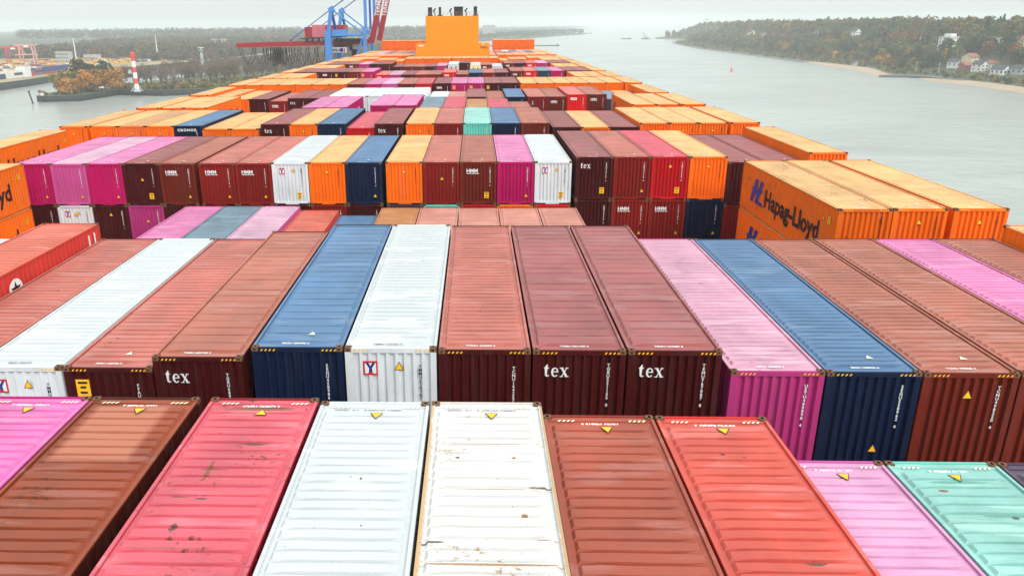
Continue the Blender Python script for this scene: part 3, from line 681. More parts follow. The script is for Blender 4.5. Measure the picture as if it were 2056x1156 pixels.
# ------------------------------------------------------------ water, land and air
def water_mat():
    m, nt, p = newmat('river_water'); L = nt.links.new
    tc = mk(nt, 'ShaderNodeTexCoord')
    mp = mk(nt, 'ShaderNodeMapping'); mp.inputs['Scale'].default_value = (.07, .09, .1); mp.inputs['Rotation'].default_value = (0, 0, .25)
    L(tc.outputs['Object'], mp.inputs[0])
    n1 = mk(nt, 'ShaderNodeTexNoise', Scale=1.0, Detail=9.0, Roughness=.62, Distortion=.6); L(mp.outputs[0], n1.inputs[0])
    b = mk(nt, 'ShaderNodeBump', Strength=.25, Distance=3.0); L(n1.outputs[0], b.inputs['Height']); L(b.outputs[0], p.inputs['Normal'])
    mp2 = mk(nt, 'ShaderNodeMapping'); mp2.inputs['Scale'].default_value = (.006, .012, .01); mp2.inputs['Rotation'].default_value = (0, 0, .2); L(tc.outputs['Object'], mp2.inputs[0])
    n2 = mk(nt, 'ShaderNodeTexNoise', Scale=1.0, Detail=5.0, Roughness=.55, Distortion=1.2); L(mp2.outputs[0], n2.inputs[0])
    r = mk(nt, 'ShaderNodeMapRange'); r.inputs['From Min'].default_value = .35; r.inputs['From Max'].default_value = .7; L(n2.outputs[0], r.inputs[0])
    x = mk(nt, 'ShaderNodeMixRGB'); x.inputs[1].default_value = (.37, .41, .385, 1); x.inputs[2].default_value = (.265, .295, .275, 1)
    L(r.outputs[0], x.inputs[0]); L(x.outputs[0], p.inputs['Base Color'])
    rr = mk(nt, 'ShaderNodeMapRange'); rr.inputs['To Min'].default_value = .10; rr.inputs['To Max'].default_value = .30; L(n2.outputs[0], rr.inputs[0]); L(rr.outputs[0], p.inputs['Roughness'])
    p.inputs['IOR'].default_value = 1.33
    return m
b = MB(); b.quad((-9000,-1500,0),(9000,-1500,0),(9000,12000,0),(-9000,12000,0))
struct(b.build('water', water_mat()))

M_SAND = simple('beach_sand', (166, 148, 126), .9, .12, .05)
M_MUD = simple('tidal_mud', (84, 86, 86), .6, .25, .06)
M_SOIL = simple('hillside_soil', (74, 78, 50), .95, .3, .03)
M_GRASS = simple('grass_ground', (86, 90, 58), .95, .25, .05)
M_FAR = simple('distant_fields', (62, 76, 72), .95, .35, .006)
M_YARD = simple('yard_ground', (150, 136, 100), .9, .2, .02)
M_QUAY = simple('quay_wall', (50, 56, 56), .9, .25, .2)
M_QUAYD = simple('wet_wall', (26, 31, 32), .7, .25, .2)

def interp(pts, y):
    if y <= pts[0][0]: return pts[0][1]
    for (a, u), (b_, v) in zip(pts, pts[1:]):
        if y <= b_: return u+(v-u)*(y-a)/(b_-a)
    return pts[-1][1]
SH = [(300,425),(589,434),(662,441),(720,436),(763,449),(787,424),(880,444),(996,455),(1058,456),(1280,465),(1590,472),(1900,506),(2080,548),(2200,640),(2330,650),(2430,582),(2600,620),(3000,790),(3600,1100),(6000,2400)]
def hill(d, y):
    k = min(1, max(0, (y-1500)/700))
    top = 36-5*k+2.5*math.sin(y*.011)+2*math.sin(y*.027+1)
    if d < 0: return max(-2, d*.1)
    if d < 26: return 2.4*d/26
    if d < 60: return 2.4+2.2*(d-26)/34
    t = min(1, (d-60)/110); t = t*t*(3-2*t)
    return 4.6+(top-4.6)*t
def grid(name, xs, ys, fn, mat):
    b = MB(); nx = len(xs)
    for y in ys:
        for x in xs: b.v.append(fn(x, y))
    for j in range(len(ys)-1):
        for i in range(nx-1): b.f.append((j*nx+i, j*nx+i+1, (j+1)*nx+i+1, (j+1)*nx+i)); b.m.append(0)
    o = b.build(name, mat)
    for p in o.data.polygons: p.use_smooth = True
    return struct(o)
ds = [-12, 0, 26, 45, 60, 80, 100, 120, 140, 170, 220, 400, 900, 2500]
ys = list(range(300, 2600, 26))+list(range(2600, 6200, 150))
grid('hillside', ds, ys, lambda d, y: (interp(SH, y)+d, y, hill(d, y)-.3), M_SOIL)
BW = [(300, 21), (700, 20), (800, 14), (880, 22), (1000, 16), (1090, 8), (1200, 4)]
grid('beach', [0, .35, .7, 1], list(range(300, 1200, 13)), lambda t, y: (interp(SH, y)+t*interp(BW, y)*1.05, y, hill(t*interp(BW, y)*1.05, y)+.06), M_SAND)
grid('tidal_flat', [0, .5, 1], list(range(1040, 2100, 20)), lambda t, y: (interp(SH, y)-1+t*16, y, hill(t*16, y)+.15), M_MUD)
b = MB(); pp = [(416,768),(424,775),(446,785),(462,770),(466,735),(463,705),(459,690),(455,700),(452,730),(449,750),(440,762)]
b.quad(*[(x, y, 1.9) for x, y in pp[::-1]]); n = len(pp)
for i in range(n): j = (i+1) % n; b.quad((*pp[i], -1), (*pp[j], -1), (*pp[j], 1.9), (*pp[i], 1.9))
struct(b.build('breakwater', M_MUD))

def slab(name, poly, z, mtop, mwall, kind='structure'):
    b = MB(); b.quad(*[(x, y, z) for x, y in poly[::-1]]); n = len(poly)
    for i in range(n):
        j = (i+1) % n; b.quad((*poly[i], z*.45), (*poly[j], z*.45), (*poly[j], z), (*poly[i], z), m=1); b.quad((*poly[i], -2), (*poly[j], -2), (*poly[j], z*.45), (*poly[i], z*.45), m=2)
    o = b.build(name, [mtop, mwall, M_QUAYD]); return struct(o)
slab('promontory', [(-350,577),(-342,574),(-316,579),(-309,630),(-264,618),(-231,634),(-173,720),(-130,840),(-95,1000),(-80,1300),(-75,1700),(-40,2200),(60,2420),(200,2700),(380,3160),(520,3480),(400,3700),(-1500,3700),(-1500,2100),(-360,1700),(-330,1240),(-263,994),(-297,912),(-302,807),(-318,750),(-336,689),(-344,636),(-354,604)], 4.8, M_GRASS, M_QUAY)
slab('terminal_ground', [(-2600,560),(-700,600),(-449,660),(-450,736),(-456,786),(-453,861),(-450,928),(-424,1004),(-390,1107),(-365,1300),(-400,1690),(-2600,2000)], 7, M_YARD, M_QUAY)
grid('far_plain', [-6000,-3500,-2200,-1500,-900,-500,-250], [1690,1900,2300,3000,4200,6000], lambda x, y: (x+(y-1690)*(.28 if x > -600 else 0), y, 8+min(9, (y-1690)*.012)), M_FAR)
slab('crane_quay', [(-44,150),(-92,150),(-92,420),(-44,420)], 6, M_QUAY, M_QUAY)

# ------------------------------------------------------------ trees
def leafmat(name, rgb, var=.35):
    m, nt, p = newmat(name); L = nt.links.new
    g = mk(nt, 'ShaderNodeNewGeometry'); nz = mk(nt, 'ShaderNodeTexNoise', Scale=.22, Detail=3.0)
    L(g.outputs['Position'], nz.inputs[0])
    r = mk(nt, 'ShaderNodeMapRange'); r.inputs['From Min'].default_value = .3; r.inputs['From Max'].default_value = .7; r.inputs['To Min'].default_value = 1-var; r.inputs['To Max'].default_value = 1+var
    L(nz.outputs[0], r.inputs[0]); vm = mk(nt, 'ShaderNodeVectorMath', operation='SCALE'); vm.inputs[0].default_value = tuple(v*1.05 for v in rgb); L(r.outputs[0], vm.inputs['Scale'])
    oi = mk(nt, 'ShaderNodeObjectInfo'); r2 = mk(nt, 'ShaderNodeMapRange'); r2.inputs['To Min'].default_value = .65; r2.inputs['To Max'].default_value = 1.35; L(oi.outputs['Random'], r2.inputs[0])
    v2 = mk(nt, 'ShaderNodeVectorMath', operation='SCALE'); L(vm.outputs[0], v2.inputs[0]); L(r2.outputs[0], v2.inputs['Scale'])
    L(v2.outputs[0], p.inputs['Base Color']); p.inputs['Roughness'].default_value = .8; p.inputs['Specular IOR Level'].default_value = .15
    return m
LEAF = dict(dark=leafmat('dark_green_leaves', (.040, .060, .032)), green=leafmat('green_leaves', (.090, .115, .045)), olive=leafmat('olive_leaves', (.18, .155, .045)),
            rust=leafmat('rust_leaves', (.22, .095, .035)), brown=leafmat('brown_leaves', (.135, .085, .042)), ochre=leafmat('ochre_leaves', (.40, .22, .03)), gold=leafmat('golden_leaves', (.34, .15, .02)), twig=leafmat('bare_twigs', (.15, .11, .08), .2))
M_BARK = simple('bark', (82, 70, 58), .9, .3, .8)
LW = dict(dark='dark green', green='green', olive='olive green', rust='rust red', brown='brown', ochre='yellow', gold='golden brown', twig='bare')
def crown(seed, h, r, n=320, leaf=.8, base=.28, conif=False, bm=None, at=(0, 0, 0), sy=1, mi=0):
    rnd = random.Random(seed); b = bm or MB(); zc = h*(base+1)/2; rz = h*(1-base)/2; lobes = []
    for i in range(9):
        t = rnd.uniform(0, 2*PI); u = rnd.uniform(-.75, .8); rr = r*.62*math.sqrt(max(0, 1-u*u))*rnd.uniform(.5, 1.1)
        lobes.append((rr*math.cos(t), rr*math.sin(t), zc+u*rz*.75, r*rnd.uniform(.34, .58)))
    for i in range(n):
        if conif:
            z = base*h+(1-base)*h*(rnd.random()**1.5); rr = r*(1-(z/h-base)/(1-base))*.85+.15; t = rnd.uniform(0, 2*PI); q = rnd.uniform(.6, 1.05)
            c = Vector((rr*q*math.cos(t), rr*q*math.sin(t), z)); s = leaf*rnd.uniform(.5, 1)
        else:
            lx, ly, lz, lr = lobes[rnd.randrange(9)]
            d = Vector((rnd.gauss(0, 1), rnd.gauss(0, 1), rnd.gauss(.25, 1))).normalized()*lr*rnd.uniform(.7, 1.08)
            c = Vector((lx, ly, lz))+d; s = leaf*rnd.uniform(.55, 1.2)
        a = Vector((rnd.gauss(0, 1), rnd.gauss(0, 1), rnd.gauss(0, .6))).normalized(); e_ = a.orthogonal().normalized(); f_ = a.cross(e_)
        c = c + Vector(at); k = len(b.v)
        b.v += [tuple(c+e_*s), tuple(c+f_*s*.8), tuple(c-e_*s*.9), tuple(c-f_*s)]; b.f.append((k, k+1, k+2, k+3)); b.m.append(mi)
    return b
def trunk(seed, h, spread, bare=False):
    rnd = random.Random(seed); b = MB(); r0 = h*.022
    b.tube((0, 0, -1.5), (0, 0, h*.38), r0*1.3, r0*.9, n=6)
    n = 9 if bare else 5
    for i in range(n):
        t = 2*PI*i/n+rnd.uniform(-.3, .3); z0 = h*rnd.uniform(.18, .42); q = rnd.uniform(.6, 1)
        m_ = Vector((math.cos(t)*spread*.5*q, math.sin(t)*spread*.5*q, h*rnd.uniform(.5, .68)))
        e_ = Vector((m_.x*1.7, m_.y*1.7, h*rnd.uniform(.75, .97)))
        b.tube((0, 0, z0), m_, r0*.6, r0*.4, n=5); b.tube(m_, e_, r0*.4, r0*.12, n=4)
        if bare:
            for j in range(3):
                p = m_.lerp(e_, rnd.uniform(0, .7)); b.tube(p, p+Vector((rnd.gauss(0, 1), rnd.gauss(0, 1), rnd.uniform(1, 2.2))).normalized()*h*rnd.uniform(.16, .28), r0*.22, r0*.06, n=3)
    return b
TREES = []
for s_ in range(4): TREES.append((crown(s_, 16, 7.0, 620, .85, .12).mesh('crown'), trunk(s_, 16, 6).mesh('trunk')))
CONIF = (crown(9, 18, 3.6, 380, .9, .08, True).mesh('crown'), trunk(9, 16, 1.5).mesh('trunk'))
BARE = [(crown(20+s_, 14, 6.2, 900, .34, .30).mesh('crown'), trunk(20+s_, 14, 6, True).mesh('trunk')) for s_ in range(3)]
for a_, b_ in TREES+[CONIF]+BARE: a_.materials.append(LEAF['green']); b_.materials.append(M_BARK)
def plant(x, y, z, kind, s, pair, label, group, name='tree', rz=0, wide=1.0):
    t = thing(name, (x, y, z), label, 'tree', group, rz); t.scale = (s*wide, s*wide, s)
    o = link('crown', pair[0], t); setmat(o, LEAF[kind]); link('trunk', pair[1], t)
    return t
def rays(x, y): return 954+1442*((x-1.63))/(.953*y+2.5)
def visx(x, y): return 954+1.0*1442*(x-1.63)/(.953*y+17) < 2120
rnd = random.Random(11); spots = []
HOUSES = [(507,796),(517,788),(508,779),(513,765),(524,766),(503,720),(512,708)]
HOTEL = (558, 892)
VILLAS = [(574, 857), (566, 812), (561, 778), (585, 1002), (581, 1158), (584, 1289), (584, 1528), (579, 1584)]
OPEN = [(p, 30, 11) for p in HOUSES] + [(HOTEL, 34, 17)] + [(p, 26, 12) for p in VILLAS[:4]] + [(p, 14, 8) for p in VILLAS[4:]]
def blocked(x, y):
    for (px, py), ln, wd in OPEN:          # clearings round the houses, open towards the river
        L_ = math.hypot(px, py); ux, uy = px/L_, py/L_; dx, dy = x-px, y-py; a = -(dx*ux+dy*uy); c = abs(dx*uy-dy*ux)
        if -12 < a < ln and c < wd: return True
    return False
y = 470
while y < 2560:
    for d in range(44, 330, 1):
        pass
    dd = 40+rnd.uniform(0, 8)
    while dd < 300:
        yy = y+rnd.uniform(-5, 5); x = interp(SH, yy)+dd; px = 954+1442*(x-1.63)/(.953*yy+17)
        if px < 2130 and not blocked(x, yy) and not (640 < yy < 800 and dd < 66):
            spots.append((x, yy, hill(dd, yy), dd))
        dd += rnd.uniform(13, 18)*(1+max(0, yy-1200)/2500)
    y += 14+max(0, y-1000)*.005
spots = [s for s in spots if not (1960+0 < 0)]
spots.sort(key=lambda s: math.hypot(s[0], s[1]) - (40 if s[3] < 80 else 0))
KINDS = ['dark', 'green', 'brown', 'olive', 'green', 'rust', 'green', 'dark', 'olive', 'dark', 'green', 'olive']
stuff = MB(); smats = [LEAF[k] for k in ('dark', 'green', 'brown', 'olive', 'rust')]; wmats = smats+[LEAF['ochre']]; nt_ = 0
for i, (x, yy, z, dd) in enumerate(spots):
    k = KINDS[rnd.randrange(12)] if rnd.random() > .05 else 'ochre'
    if nt_ < 225:
        cf = rnd.random() < .08; s = rnd.uniform(.95, 1.5)*(.5 if dd < 66 and yy < 1100 else 1)
        if cf: k = 'dark'
        plant(x, yy, z-.4, k, s, CONIF if cf else TREES[rnd.randrange(4)],
              '%s %s standing in the autumn wood on the right bank' % (LW[k], 'conifer' if cf else 'broadleaf tree'), 'trees of the wood on the right bank', 'conifer' if cf else 'tree', rnd.uniform(0, 6.28), rnd.uniform(.9, 1.15)); nt_ += 1
    else:
        kk = {'dark': 0, 'green': 1, 'brown': 2, 'olive': 3, 'rust': 4, 'ochre': 5}[k]; far = yy > 1300
        crown(i, 16*rnd.uniform(.85, 1.4), 8.6, 70 if far else 130, 2.2 if far else 1.55, .05, rnd.random() < .07, stuff, (x, yy, z), mi=kk)
tag(stuff.build('wood', wmats), 'hazy autumn wood covering the hillside farther down the right bank', 'wood', None, 'stuff')
# bushes and reeds behind the beach
bs = MB()
for i in range(520):
    yy = 560+(i/520)**1.3*1500; d = rnd.uniform(interp(BW, yy)+4, interp(BW, yy)+34 if yy < 1150 else 40); x = interp(SH, yy)+d
    if blocked(x, yy) and d > 50: continue
    crown(i, rnd.uniform(2.5, 5), rnd.uniform(2, 3.6), 40, .9, 0, False, bs, (x, yy, hill(d, yy)-.5), mi=rnd.choice([0, 1, 1, 3, 3, 2]))
tag(bs.build('bushes', smats), 'low green and brown scrub between the sandy beach and the wood', 'bushes', None, 'stuff')

# left bank: promontory trees
def sp(lst, kind, pair, lab, grp, s0=.8, s1=1.1, z=4.5, name='tree', wide=1.0):
    for i, (x, yy) in enumerate(lst):
        plant(x, yy, z, kind, rnd.uniform(s0, s1), pair[i % len(pair)], lab, grp, name, rnd.uniform(0, 6.28), wide)
sp([(-336,592),(-331,612)], 'olive', TREES, 'olive yellow rounded tree near the tip of the walled promontory', 'olive trees on the tip', 1.15, 1.25, wide=1.15)
sp([(-322,590),(-316,604),(-330,586)], 'gold', TREES[1:], 'golden brown tree overhanging the promontory wall', 'golden trees on the promontory', .85, .95, wide=1.25)
sp([(-314,612),(-307,622),(-322,606)], 'gold', TREES[2:], 'golden brown autumn tree behind the inner bend of the wall', 'golden trees behind the bend', 1.15, 1.25, wide=1.1)
sp([(-332,620),(-322,634)], 'dark', TREES, 'dark green tree behind the golden ones on the promontory', 'dark trees behind the golden ones', 1.5, 1.6, wide=1.1)
sp([(-350,584)], 'rust', TREES, 'small rust red bush at the very tip of the promontory wall', None, .22, .25, name='bush', wide=1.6)
lst = []
for i in range(16): lst.append((-314+i*4.7+rnd.uniform(-2, 2), 642+i*4.3+rnd.uniform(-7, 7)))
for i in range(12): lst.append((-308+i*4.2+rnd.uniform(-3, 3), 730+i*11+rnd.uniform(-9, 9)))
sp(lst, 'twig', BARE, 'leafless grey brown tree in the row along the promontory', 'leafless trees on the promontory', 1.2, 1.45)
lst = [(-236+i*5.2+rnd.uniform(-3, 3), 700+i*13+rnd.uniform(-9, 9)) for i in range(14)]+[(-262+i*6+rnd.uniform(-3, 3), 745+i*15+rnd.uniform(-9, 9)) for i in range(10)]
sp(lst, 'twig', BARE, 'tall leafless tree behind the crane cables', 'leafless trees behind the cables', 1.25, 1.5)
bs = MB()
for i in range(900):
    t = rnd.random(); edge = [(-309,634),(-264,622),(-231,638),(-173,724),(-130,845),(-95,1005),(-80,1300)]
    j = min(5, int(t**.8*6)); u = rnd.random(); x = edge[j][0]+(edge[j+1][0]-edge[j][0])*u; yy = edge[j][1]+(edge[j+1][1]-edge[j][1])*u
    off = rnd.uniform(1, 9) if rnd.random() < .4 else rnd.uniform(5, 70)
    x -= off*.8; yy += off*.55
    if x < -322: continue
    crown(i, rnd.uniform(2, 4.5), rnd.uniform(1.8, 3.4), 30, .9, 0, False, bs, (x, yy, 4.3), mi=rnd.choice([0, 1, 3, 2, 3, 2, 4]))
for i in range(60):
    x = rnd.uniform(-346, -318); yy = rnd.uniform(580, 650); crown(i, rnd.uniform(1.5, 3), 2, 26, .8, 0, False, bs, (x, yy, 4.5), mi=rnd.choice([0, 0, 1]))
tag(bs.build('undergrowth', smats), 'dark undergrowth and scrub covering the walled promontory', 'undergrowth', None, 'stuff')
# flat dark wood behind the terminal and beyond the crane
fw = MB(); fm = smats+[LEAF['twig']]
for i in range(3600):
    u = rnd.random(); yy = 1180+u*u*1500+rnd.uniform(0, 60); x = -820+rnd.random()*560+(yy-1180)*-.18
    if x > -430-(yy-1180)*.12+((yy-1400)*.9 if yy > 1400 else 0): continue
    hgt = 8 if yy < 1690 else 12
    crown(i, rnd.uniform(13, 20), 6.5, 26 if yy > 1500 else 44, 2.3, .0, rnd.random() < .05, fw, (x, yy, hgt-1), mi=rnd.choice([0, 0, 1, 2, 2, 3, 4, 5]))
for i in range(1500):
    yy = 860+rnd.random()**1.3*1700; x0 = interp([(840,-140),(1000,-105),(1300,-90),(1700,-85),(2200,-50),(2600,120)], yy); x = x0-6-rnd.random()**1.2*(170 if yy < 1200 else 420)
    if yy < 1240 and x < interp([(807,-290),(912,-285),(994,-252),(1240,-310)], yy)+8: continue
    crown(i+9000, rnd.uniform(10, 17), 6, 40 if yy < 1300 else 24, 1.7 if yy < 1300 else 2.4, .05, False, fw, (x, yy, 4.5), mi=rnd.choice([5, 5, 5, 2, 0, 5]))
for i in range(520):
    yy = rnd.uniform(1090, 1420); x = rnd.uniform(-505, -385+(1420-yy)*.02)
    crown(i+15000, rnd.uniform(9, 15), 6, 44, 1.8, .05, False, fw, (x, yy, 6.5), mi=rnd.choice([5, 5, 2, 0, 5]))
for i in range(1100):     # hedges and copses out on the plain
    yy = 2600+rnd.random()**1.5*2600; x = -yy*.62+rnd.random()*yy*.56
    crown(i+30000, rnd.uniform(14, 24), 16, 12, 6.5, 0, False, fw, (x, yy, 16), mi=rnd.choice([0, 0, 5]))
for i in range(900):      # far wooded shores seen as a pale mass
    yy = 2520+rnd.random()*1300; x = interp([(2500,60),(2700,190),(3160,370),(3480,510),(3900,560)], yy)-8-rnd.random()**1.4*(700+0*yy)
    crown(i+20000, rnd.uniform(8, 16), 9, 14, 4.2, 0, False, fw, (x, yy, 5), mi=0)
tag(fw.build('far_wood', fm), 'flat dark hazy woodland stretching behind the left terminal', 'wood', None, 'stuff')

# ------------------------------------------------------------ small buildings and beacons
M_WALL = simple('white_render', (225, 226, 224), .8, .05, .3); M_CREAM = simple('cream_render', (205, 195, 165), .8, .06, .3)
M_RTILE = simple('red_tiles', (150, 92, 78), .8, .15, .6); M_DTILE = simple('dark_tiles', (70, 74, 82), .8, .15, .6)
M_GLASS = simple('window_glass', (52, 60, 68), .15, .1, 1); M_CONC = simple('pale_concrete', (170, 174, 174), .9, .08, .1)
M_TOWR = simple('beacon_red', (215, 60, 45), .5, .06, .6); M_TOWW = simple('beacon_white', (236, 236, 234), .5, .04, .6); M_STEEL = simple('grey_steel', (120, 126, 130), .6, .1, .5)
M_MAST = simple('pale_mast_paint', (215, 218, 218), .5, .05, .5)
def gable_house(name, loc, rz, wx, wy, h, rh, wall, roofm, label, grp=None, nwin=3, floors=2, flat=False):
    t = thing(name, loc, label, 'house' if not flat else 'building', grp, rz)
    b = MB(); x, y = wx/2, wy/2; b.box(-x, x, -y, y, -3, h)
    if not flat:
        b.quad((-x,-y,h),(x,-y,h),(0,-y,h+rh)); b.quad((x,y,h),(-x,y,h),(0,y,h+rh))
    b.build('wall', wall, t)
    b = MB(); o_ = .5
    if flat: b.box(-x-.3, x+.3, -y-.3, y+.3, h, h+.5)
    else:
        for s in (-1, 1):
            b.quad((s*(x+o_),-y-o_,h-o_*rh/x+.15),(s*(x+o_),y+o_,h-o_*rh/x+.15),(0,y+o_,h+rh+.15),(0,-y-o_,h+rh+.15)) if s > 0 else b.quad((0,-y-o_,h+rh+.15),(0,y+o_,h+rh+.15),(-(x+o_),y+o_,h-o_*rh/x+.15),(-(x+o_),-y-o_,h-o_*rh/x+.15))
            b.quad((s*(x+o_),-y-o_,h-o_*rh/x-.05),(s*(x+o_),y+o_,h-o_*rh/x-.05),(0,y+o_,h+rh-.05),(0,-y-o_,h+rh-.05))
    r_ = b.build('roof', roofm, t)
    if not flat: b = MB(); b.box(.8, 1.7, y*.2, y*.2+.9, h+rh*.4, h+rh+1); b.build('chimney', M_RTILE, r_)
    for fl in range(floors):
        z = .8+fl*(h/floors)
        for i in range(nwin):
            u = -wx/2+wx*(i+.5)/nwin; b = MB(); ww = wx/nwin*.24
            b.box(u-ww, u+ww, -y-.04, -y-.002, z, z+h/floors*.5); b.build('window', M_GLASS, t)
        for i in range(max(2, int(wy/4))):
            v = -wy/2+wy*(i+.5)/max(2, int(wy/4)); b = MB(); b.box(-x-.04, -x-.002, v-.7, v+.7, z, z+h/floors*.5); b.build('window', M_GLASS, t)
    return t
gable_house('hotel', HOTEL+(22.5,), R(24), 22, 13, 13.5, 0, M_WALL, M_CONC, 'white four storey block with rows of dark windows on the wooded slope', None, 6, 4, True)
b = MB(); b.box(-5, 4, -4, 4, 0, 3.2); o = b.build('penthouse', M_WALL, bpy.data.objects['hotel'], (-1, 0, 14.0))
for (x, yy), (rz, wx, wy, h, rh, wl, rf, lb) in zip(HOUSES, [
  (.5,9,10,4.5,3.2,M_WALL,M_DTILE,'white gabled cottage with dark roof, leftmost of the riverside houses'),
  (1.9,10,12,6,3.2,M_CREAM,M_RTILE,'cream house with red tiled roof behind the other riverside houses'),
  (1.8,7,9,3.4,2.4,M_RTILE,M_RTILE,'small red brick outhouse before the red roofed house'),
  (.3,9,11,6.4,3.4,M_WALL,M_DTILE,'tall white gabled house with dark roof in the middle of the group'),
  (1.9,9,11,5,3.0,M_WALL,M_RTILE,'white house with orange red roof right of the tall white one'),
  (.4,10,12,4.2,3.8,M_WALL,M_DTILE,'white house with large dark roof nearest the beach'),
  (.4,9,10,4.5,2.6,M_CONC,M_DTILE,'grey house at the right end of the riverside group')]):
    gable_house('house', (x, yy, hill(x-interp(SH, yy), yy)+1.2), rz, wx, wy, h, rh, wl, rf, lb, None, 2, 2 if h > 5 else 1)
for i, (wx, wy, h, rh, wl, rf, lb, fl) in enumerate([(22,13,7,3.5,M_CREAM,M_DTILE,'cream villa with hipped dark roof among hilltop trees',False),(26,12,6,0,M_WALL,M_CONC,'low white modern villa right of the cream one on the hill',True),
  (15,11,7,3,M_CREAM,M_RTILE,'brownish villa at the right edge of the hill',False),(20,12,5,0,M_CONC,M_CONC,'flat grey house left of the white block on the hill',True),
  (10,9,8,4,M_WALL,M_DTILE,'small white gabled house peeping from treetops',False),(11,9,7,3,M_WALL,M_DTILE,'small white hazy house below distant conifers',False),(14,9,5,3,M_CONC,M_DTILE,'low pale hazy house right of the distant turret villa',False),(12,10,9,5,M_WALL,M_DTILE,'pale hazy villa with turret among distant trees',False)]):
    x, yy = VILLAS[i]; gable_house('villa', (x, yy, hill(x-interp(SH, yy), yy)+(2 if i < 4 else 7)), .35, wx, wy, h, rh, wl, rf, lb, None, max(2, int(wx/4)), 2 if h > 6 else 1, fl)
gable_house('beach_hut', (474, 935, 3.5), .3, 6, 5, 2.6, 1.4, M_CONC, M_DTILE, 'small grey domed hut at the top of the beach', None, 2, 1)
# leading light, radar tower, masts
t = thing('beacon_tower', (-284, 613, 4.8), 'red and white banded beacon tower rising beside the bare trees', 'beacon')
zs = [0, 6, 10.6, 15.2, 19.8, 24.5, 28.3]
for i in range(6):
    b = MB(); b.tube((0,0,zs[i]), (0,0,zs[i+1]), 1.75-i*.06, 1.72-i*.06, n=18); b.build('band', M_TOWR if i % 2 else M_TOWW, t)
b = MB(); b.tube((0,0,28.3), (0,0,29.2), 2.3, 2.5, n=18); b.tube((0,0,29.2), (0,0,31.2), 2.0, 2.0, n=18); b.tube((0,0,31.2), (0,0,31.8), 2.3, 1.4, n=18); b.build('lantern', M_TOWR, t)
b = MB(); b.box(-5.5,-1.7,-.8,.8,14.5,14.8); b.box(-5.3,-2.6,-.7,.7,14.8,17.4); b.build('platform', M_CONC, t)
b = MB()
for a in range(4):
    b.beam((math.cos(a*PI/2+.4)*4.5, math.sin(a*PI/2+.4)*4.5, -.2), (math.cos(a*PI/2+.4)*1.5, math.sin(a*PI/2+.4)*1.5, 4.2), .8, .8)
b.tube((0,0,-.5),(0,0,1.5),3.2,2.4,n=16); b.build('foot', M_CONC, t)
b = MB(); b.box(-6.5,-2.2,-1,1,7.5,11); b.build('sign_panel', M_CONC, t)
t = thing('radar_tower', (-345, 935, 4.8), 'slim grey white radar tower with cap behind the bare trees', 'tower')
b = MB(); b.tube((0,0,0), (0,0,21.5), 2.0, 1.5, n=14); b.build('shaft', M_CONC, t)
b = MB(); b.tube((0,0,19.5), (0,0,21.5), 1.6, 3.4, n=14); b.tube((0,0,21.5), (0,0,23.2), 3.4, 3.1, n=14); b.build('cabin', M_STEEL, t)
b = MB(); b.tube((0,0,23.2), (0,0,25), .5, .4); b.box(-3.6,3.6,-.4,.4,25,25.7); b.build('radar_antenna', M_TOWW, t)
for x, yy, h, lb, m_ in ((-563,1037,36,'white light mast standing left of the pale office block gap',M_MAST),(-482,1122,39,'tall white light mast right of the red white beacon',M_MAST),(-636,1061,37,'thin grey light mast above the distant gantry cranes',M_STEEL)):
    t = thing('light_mast', (x, yy, 7), lb, 'light mast')
    b = MB(); b.tube((0,0,0), (0,0,h), 1.05, .5, n=10); b.build('pole', m_, t)
    b = MB(); b.tube((0,0,h-.8), (0,0,h), 1.9, 1.9, n=12); b.tube((-2.6,0,h+.3), (2.6,0,h+.3), .25); b.tube((0,-2.6,h+.3), (0,2.6,h+.3), .25); b.build('lamp_ring', M_STEEL, t)
gable_house('office_block', (-594, 1062, 7), R(-8), 21, 10, 15, 0, M_CONC, M_CONC, 'pale three storey office block beside the white light mast', None, 8, 3, True)
gable_house('office_block', (-588, 1130, 7), R(-8), 24, 9, 8, 0, M_CONC, M_CONC, 'low pale office building right of the taller one', None, 9, 1, True)
for (x, yy, z, wx, wy, h, lb) in ((-590,1720,8,34,18,18,'hazy square building standing above the far wood'),(-300,1650,5,60,20,11,'long low hazy dockside shed beyond the bare trees'),(-345,1600,5,26,14,16,'hazy grey factory block beside the long shed'),(-520,1900,10,30,16,20,'hazy brown apartment slab on the far left skyline')):
    gable_house('warehouse', (x, yy, z), R(-6), wx, wy, h, 0, M_CONC if h != 20 else M_RTILE, M_DTILE, lb, None, 6, 3, True)
t = gable_house('tower_block', (55, 2720, 4), 0, 44, 22, 42, 0, M_CONC, M_CONC, 'hazy pale high rise block right of the orange funnel', None, 10, 9, True)
gable_house('office_block', (-12, 2660, 4), 0, 60, 20, 20, 0, M_CONC, M_CONC, 'hazy low block between the funnel and the high rise', None, 10, 4, True)
t = tag(MB().build('mooring_pile', M_QUAYD), 'dark leaning mooring pile in water off the promontory tip', 'pile')
b = MB(); b.tube((-344, 562, -3), (-347, 563, 9.5), .55, .5, n=10); b.tube((-346.6,562.9,8.6),(-346.9,563,9.8),.75,.7,n=10); me = b.mesh('mooring_pile', [M_QUAYD]); t.data = me
t = thing('house', (-346, 579, 4.8), 'tiny white hut beside the rust bush at promontory tip', 'hut'); b = MB(); b.box(-1,1,-1,1,0,2.2); b.build('wall', M_WALL, t); b = MB(); b.quad((-1.3,-1.3,2.2),(1.3,-1.3,2.2),(0,0,3.2)); b.quad((1.3,-1.3,2.2),(1.3,1.3,2.2),(0,0,3.2)); b.quad((1.3,1.3,2.2),(-1.3,1.3,2.2),(0,0,3.2)); b.quad((-1.3,1.3,2.2),(-1.3,-1.3,2.2),(0,0,3.2)); b.build('roof', M_RTILE, t)
t.name = 'small_hut'
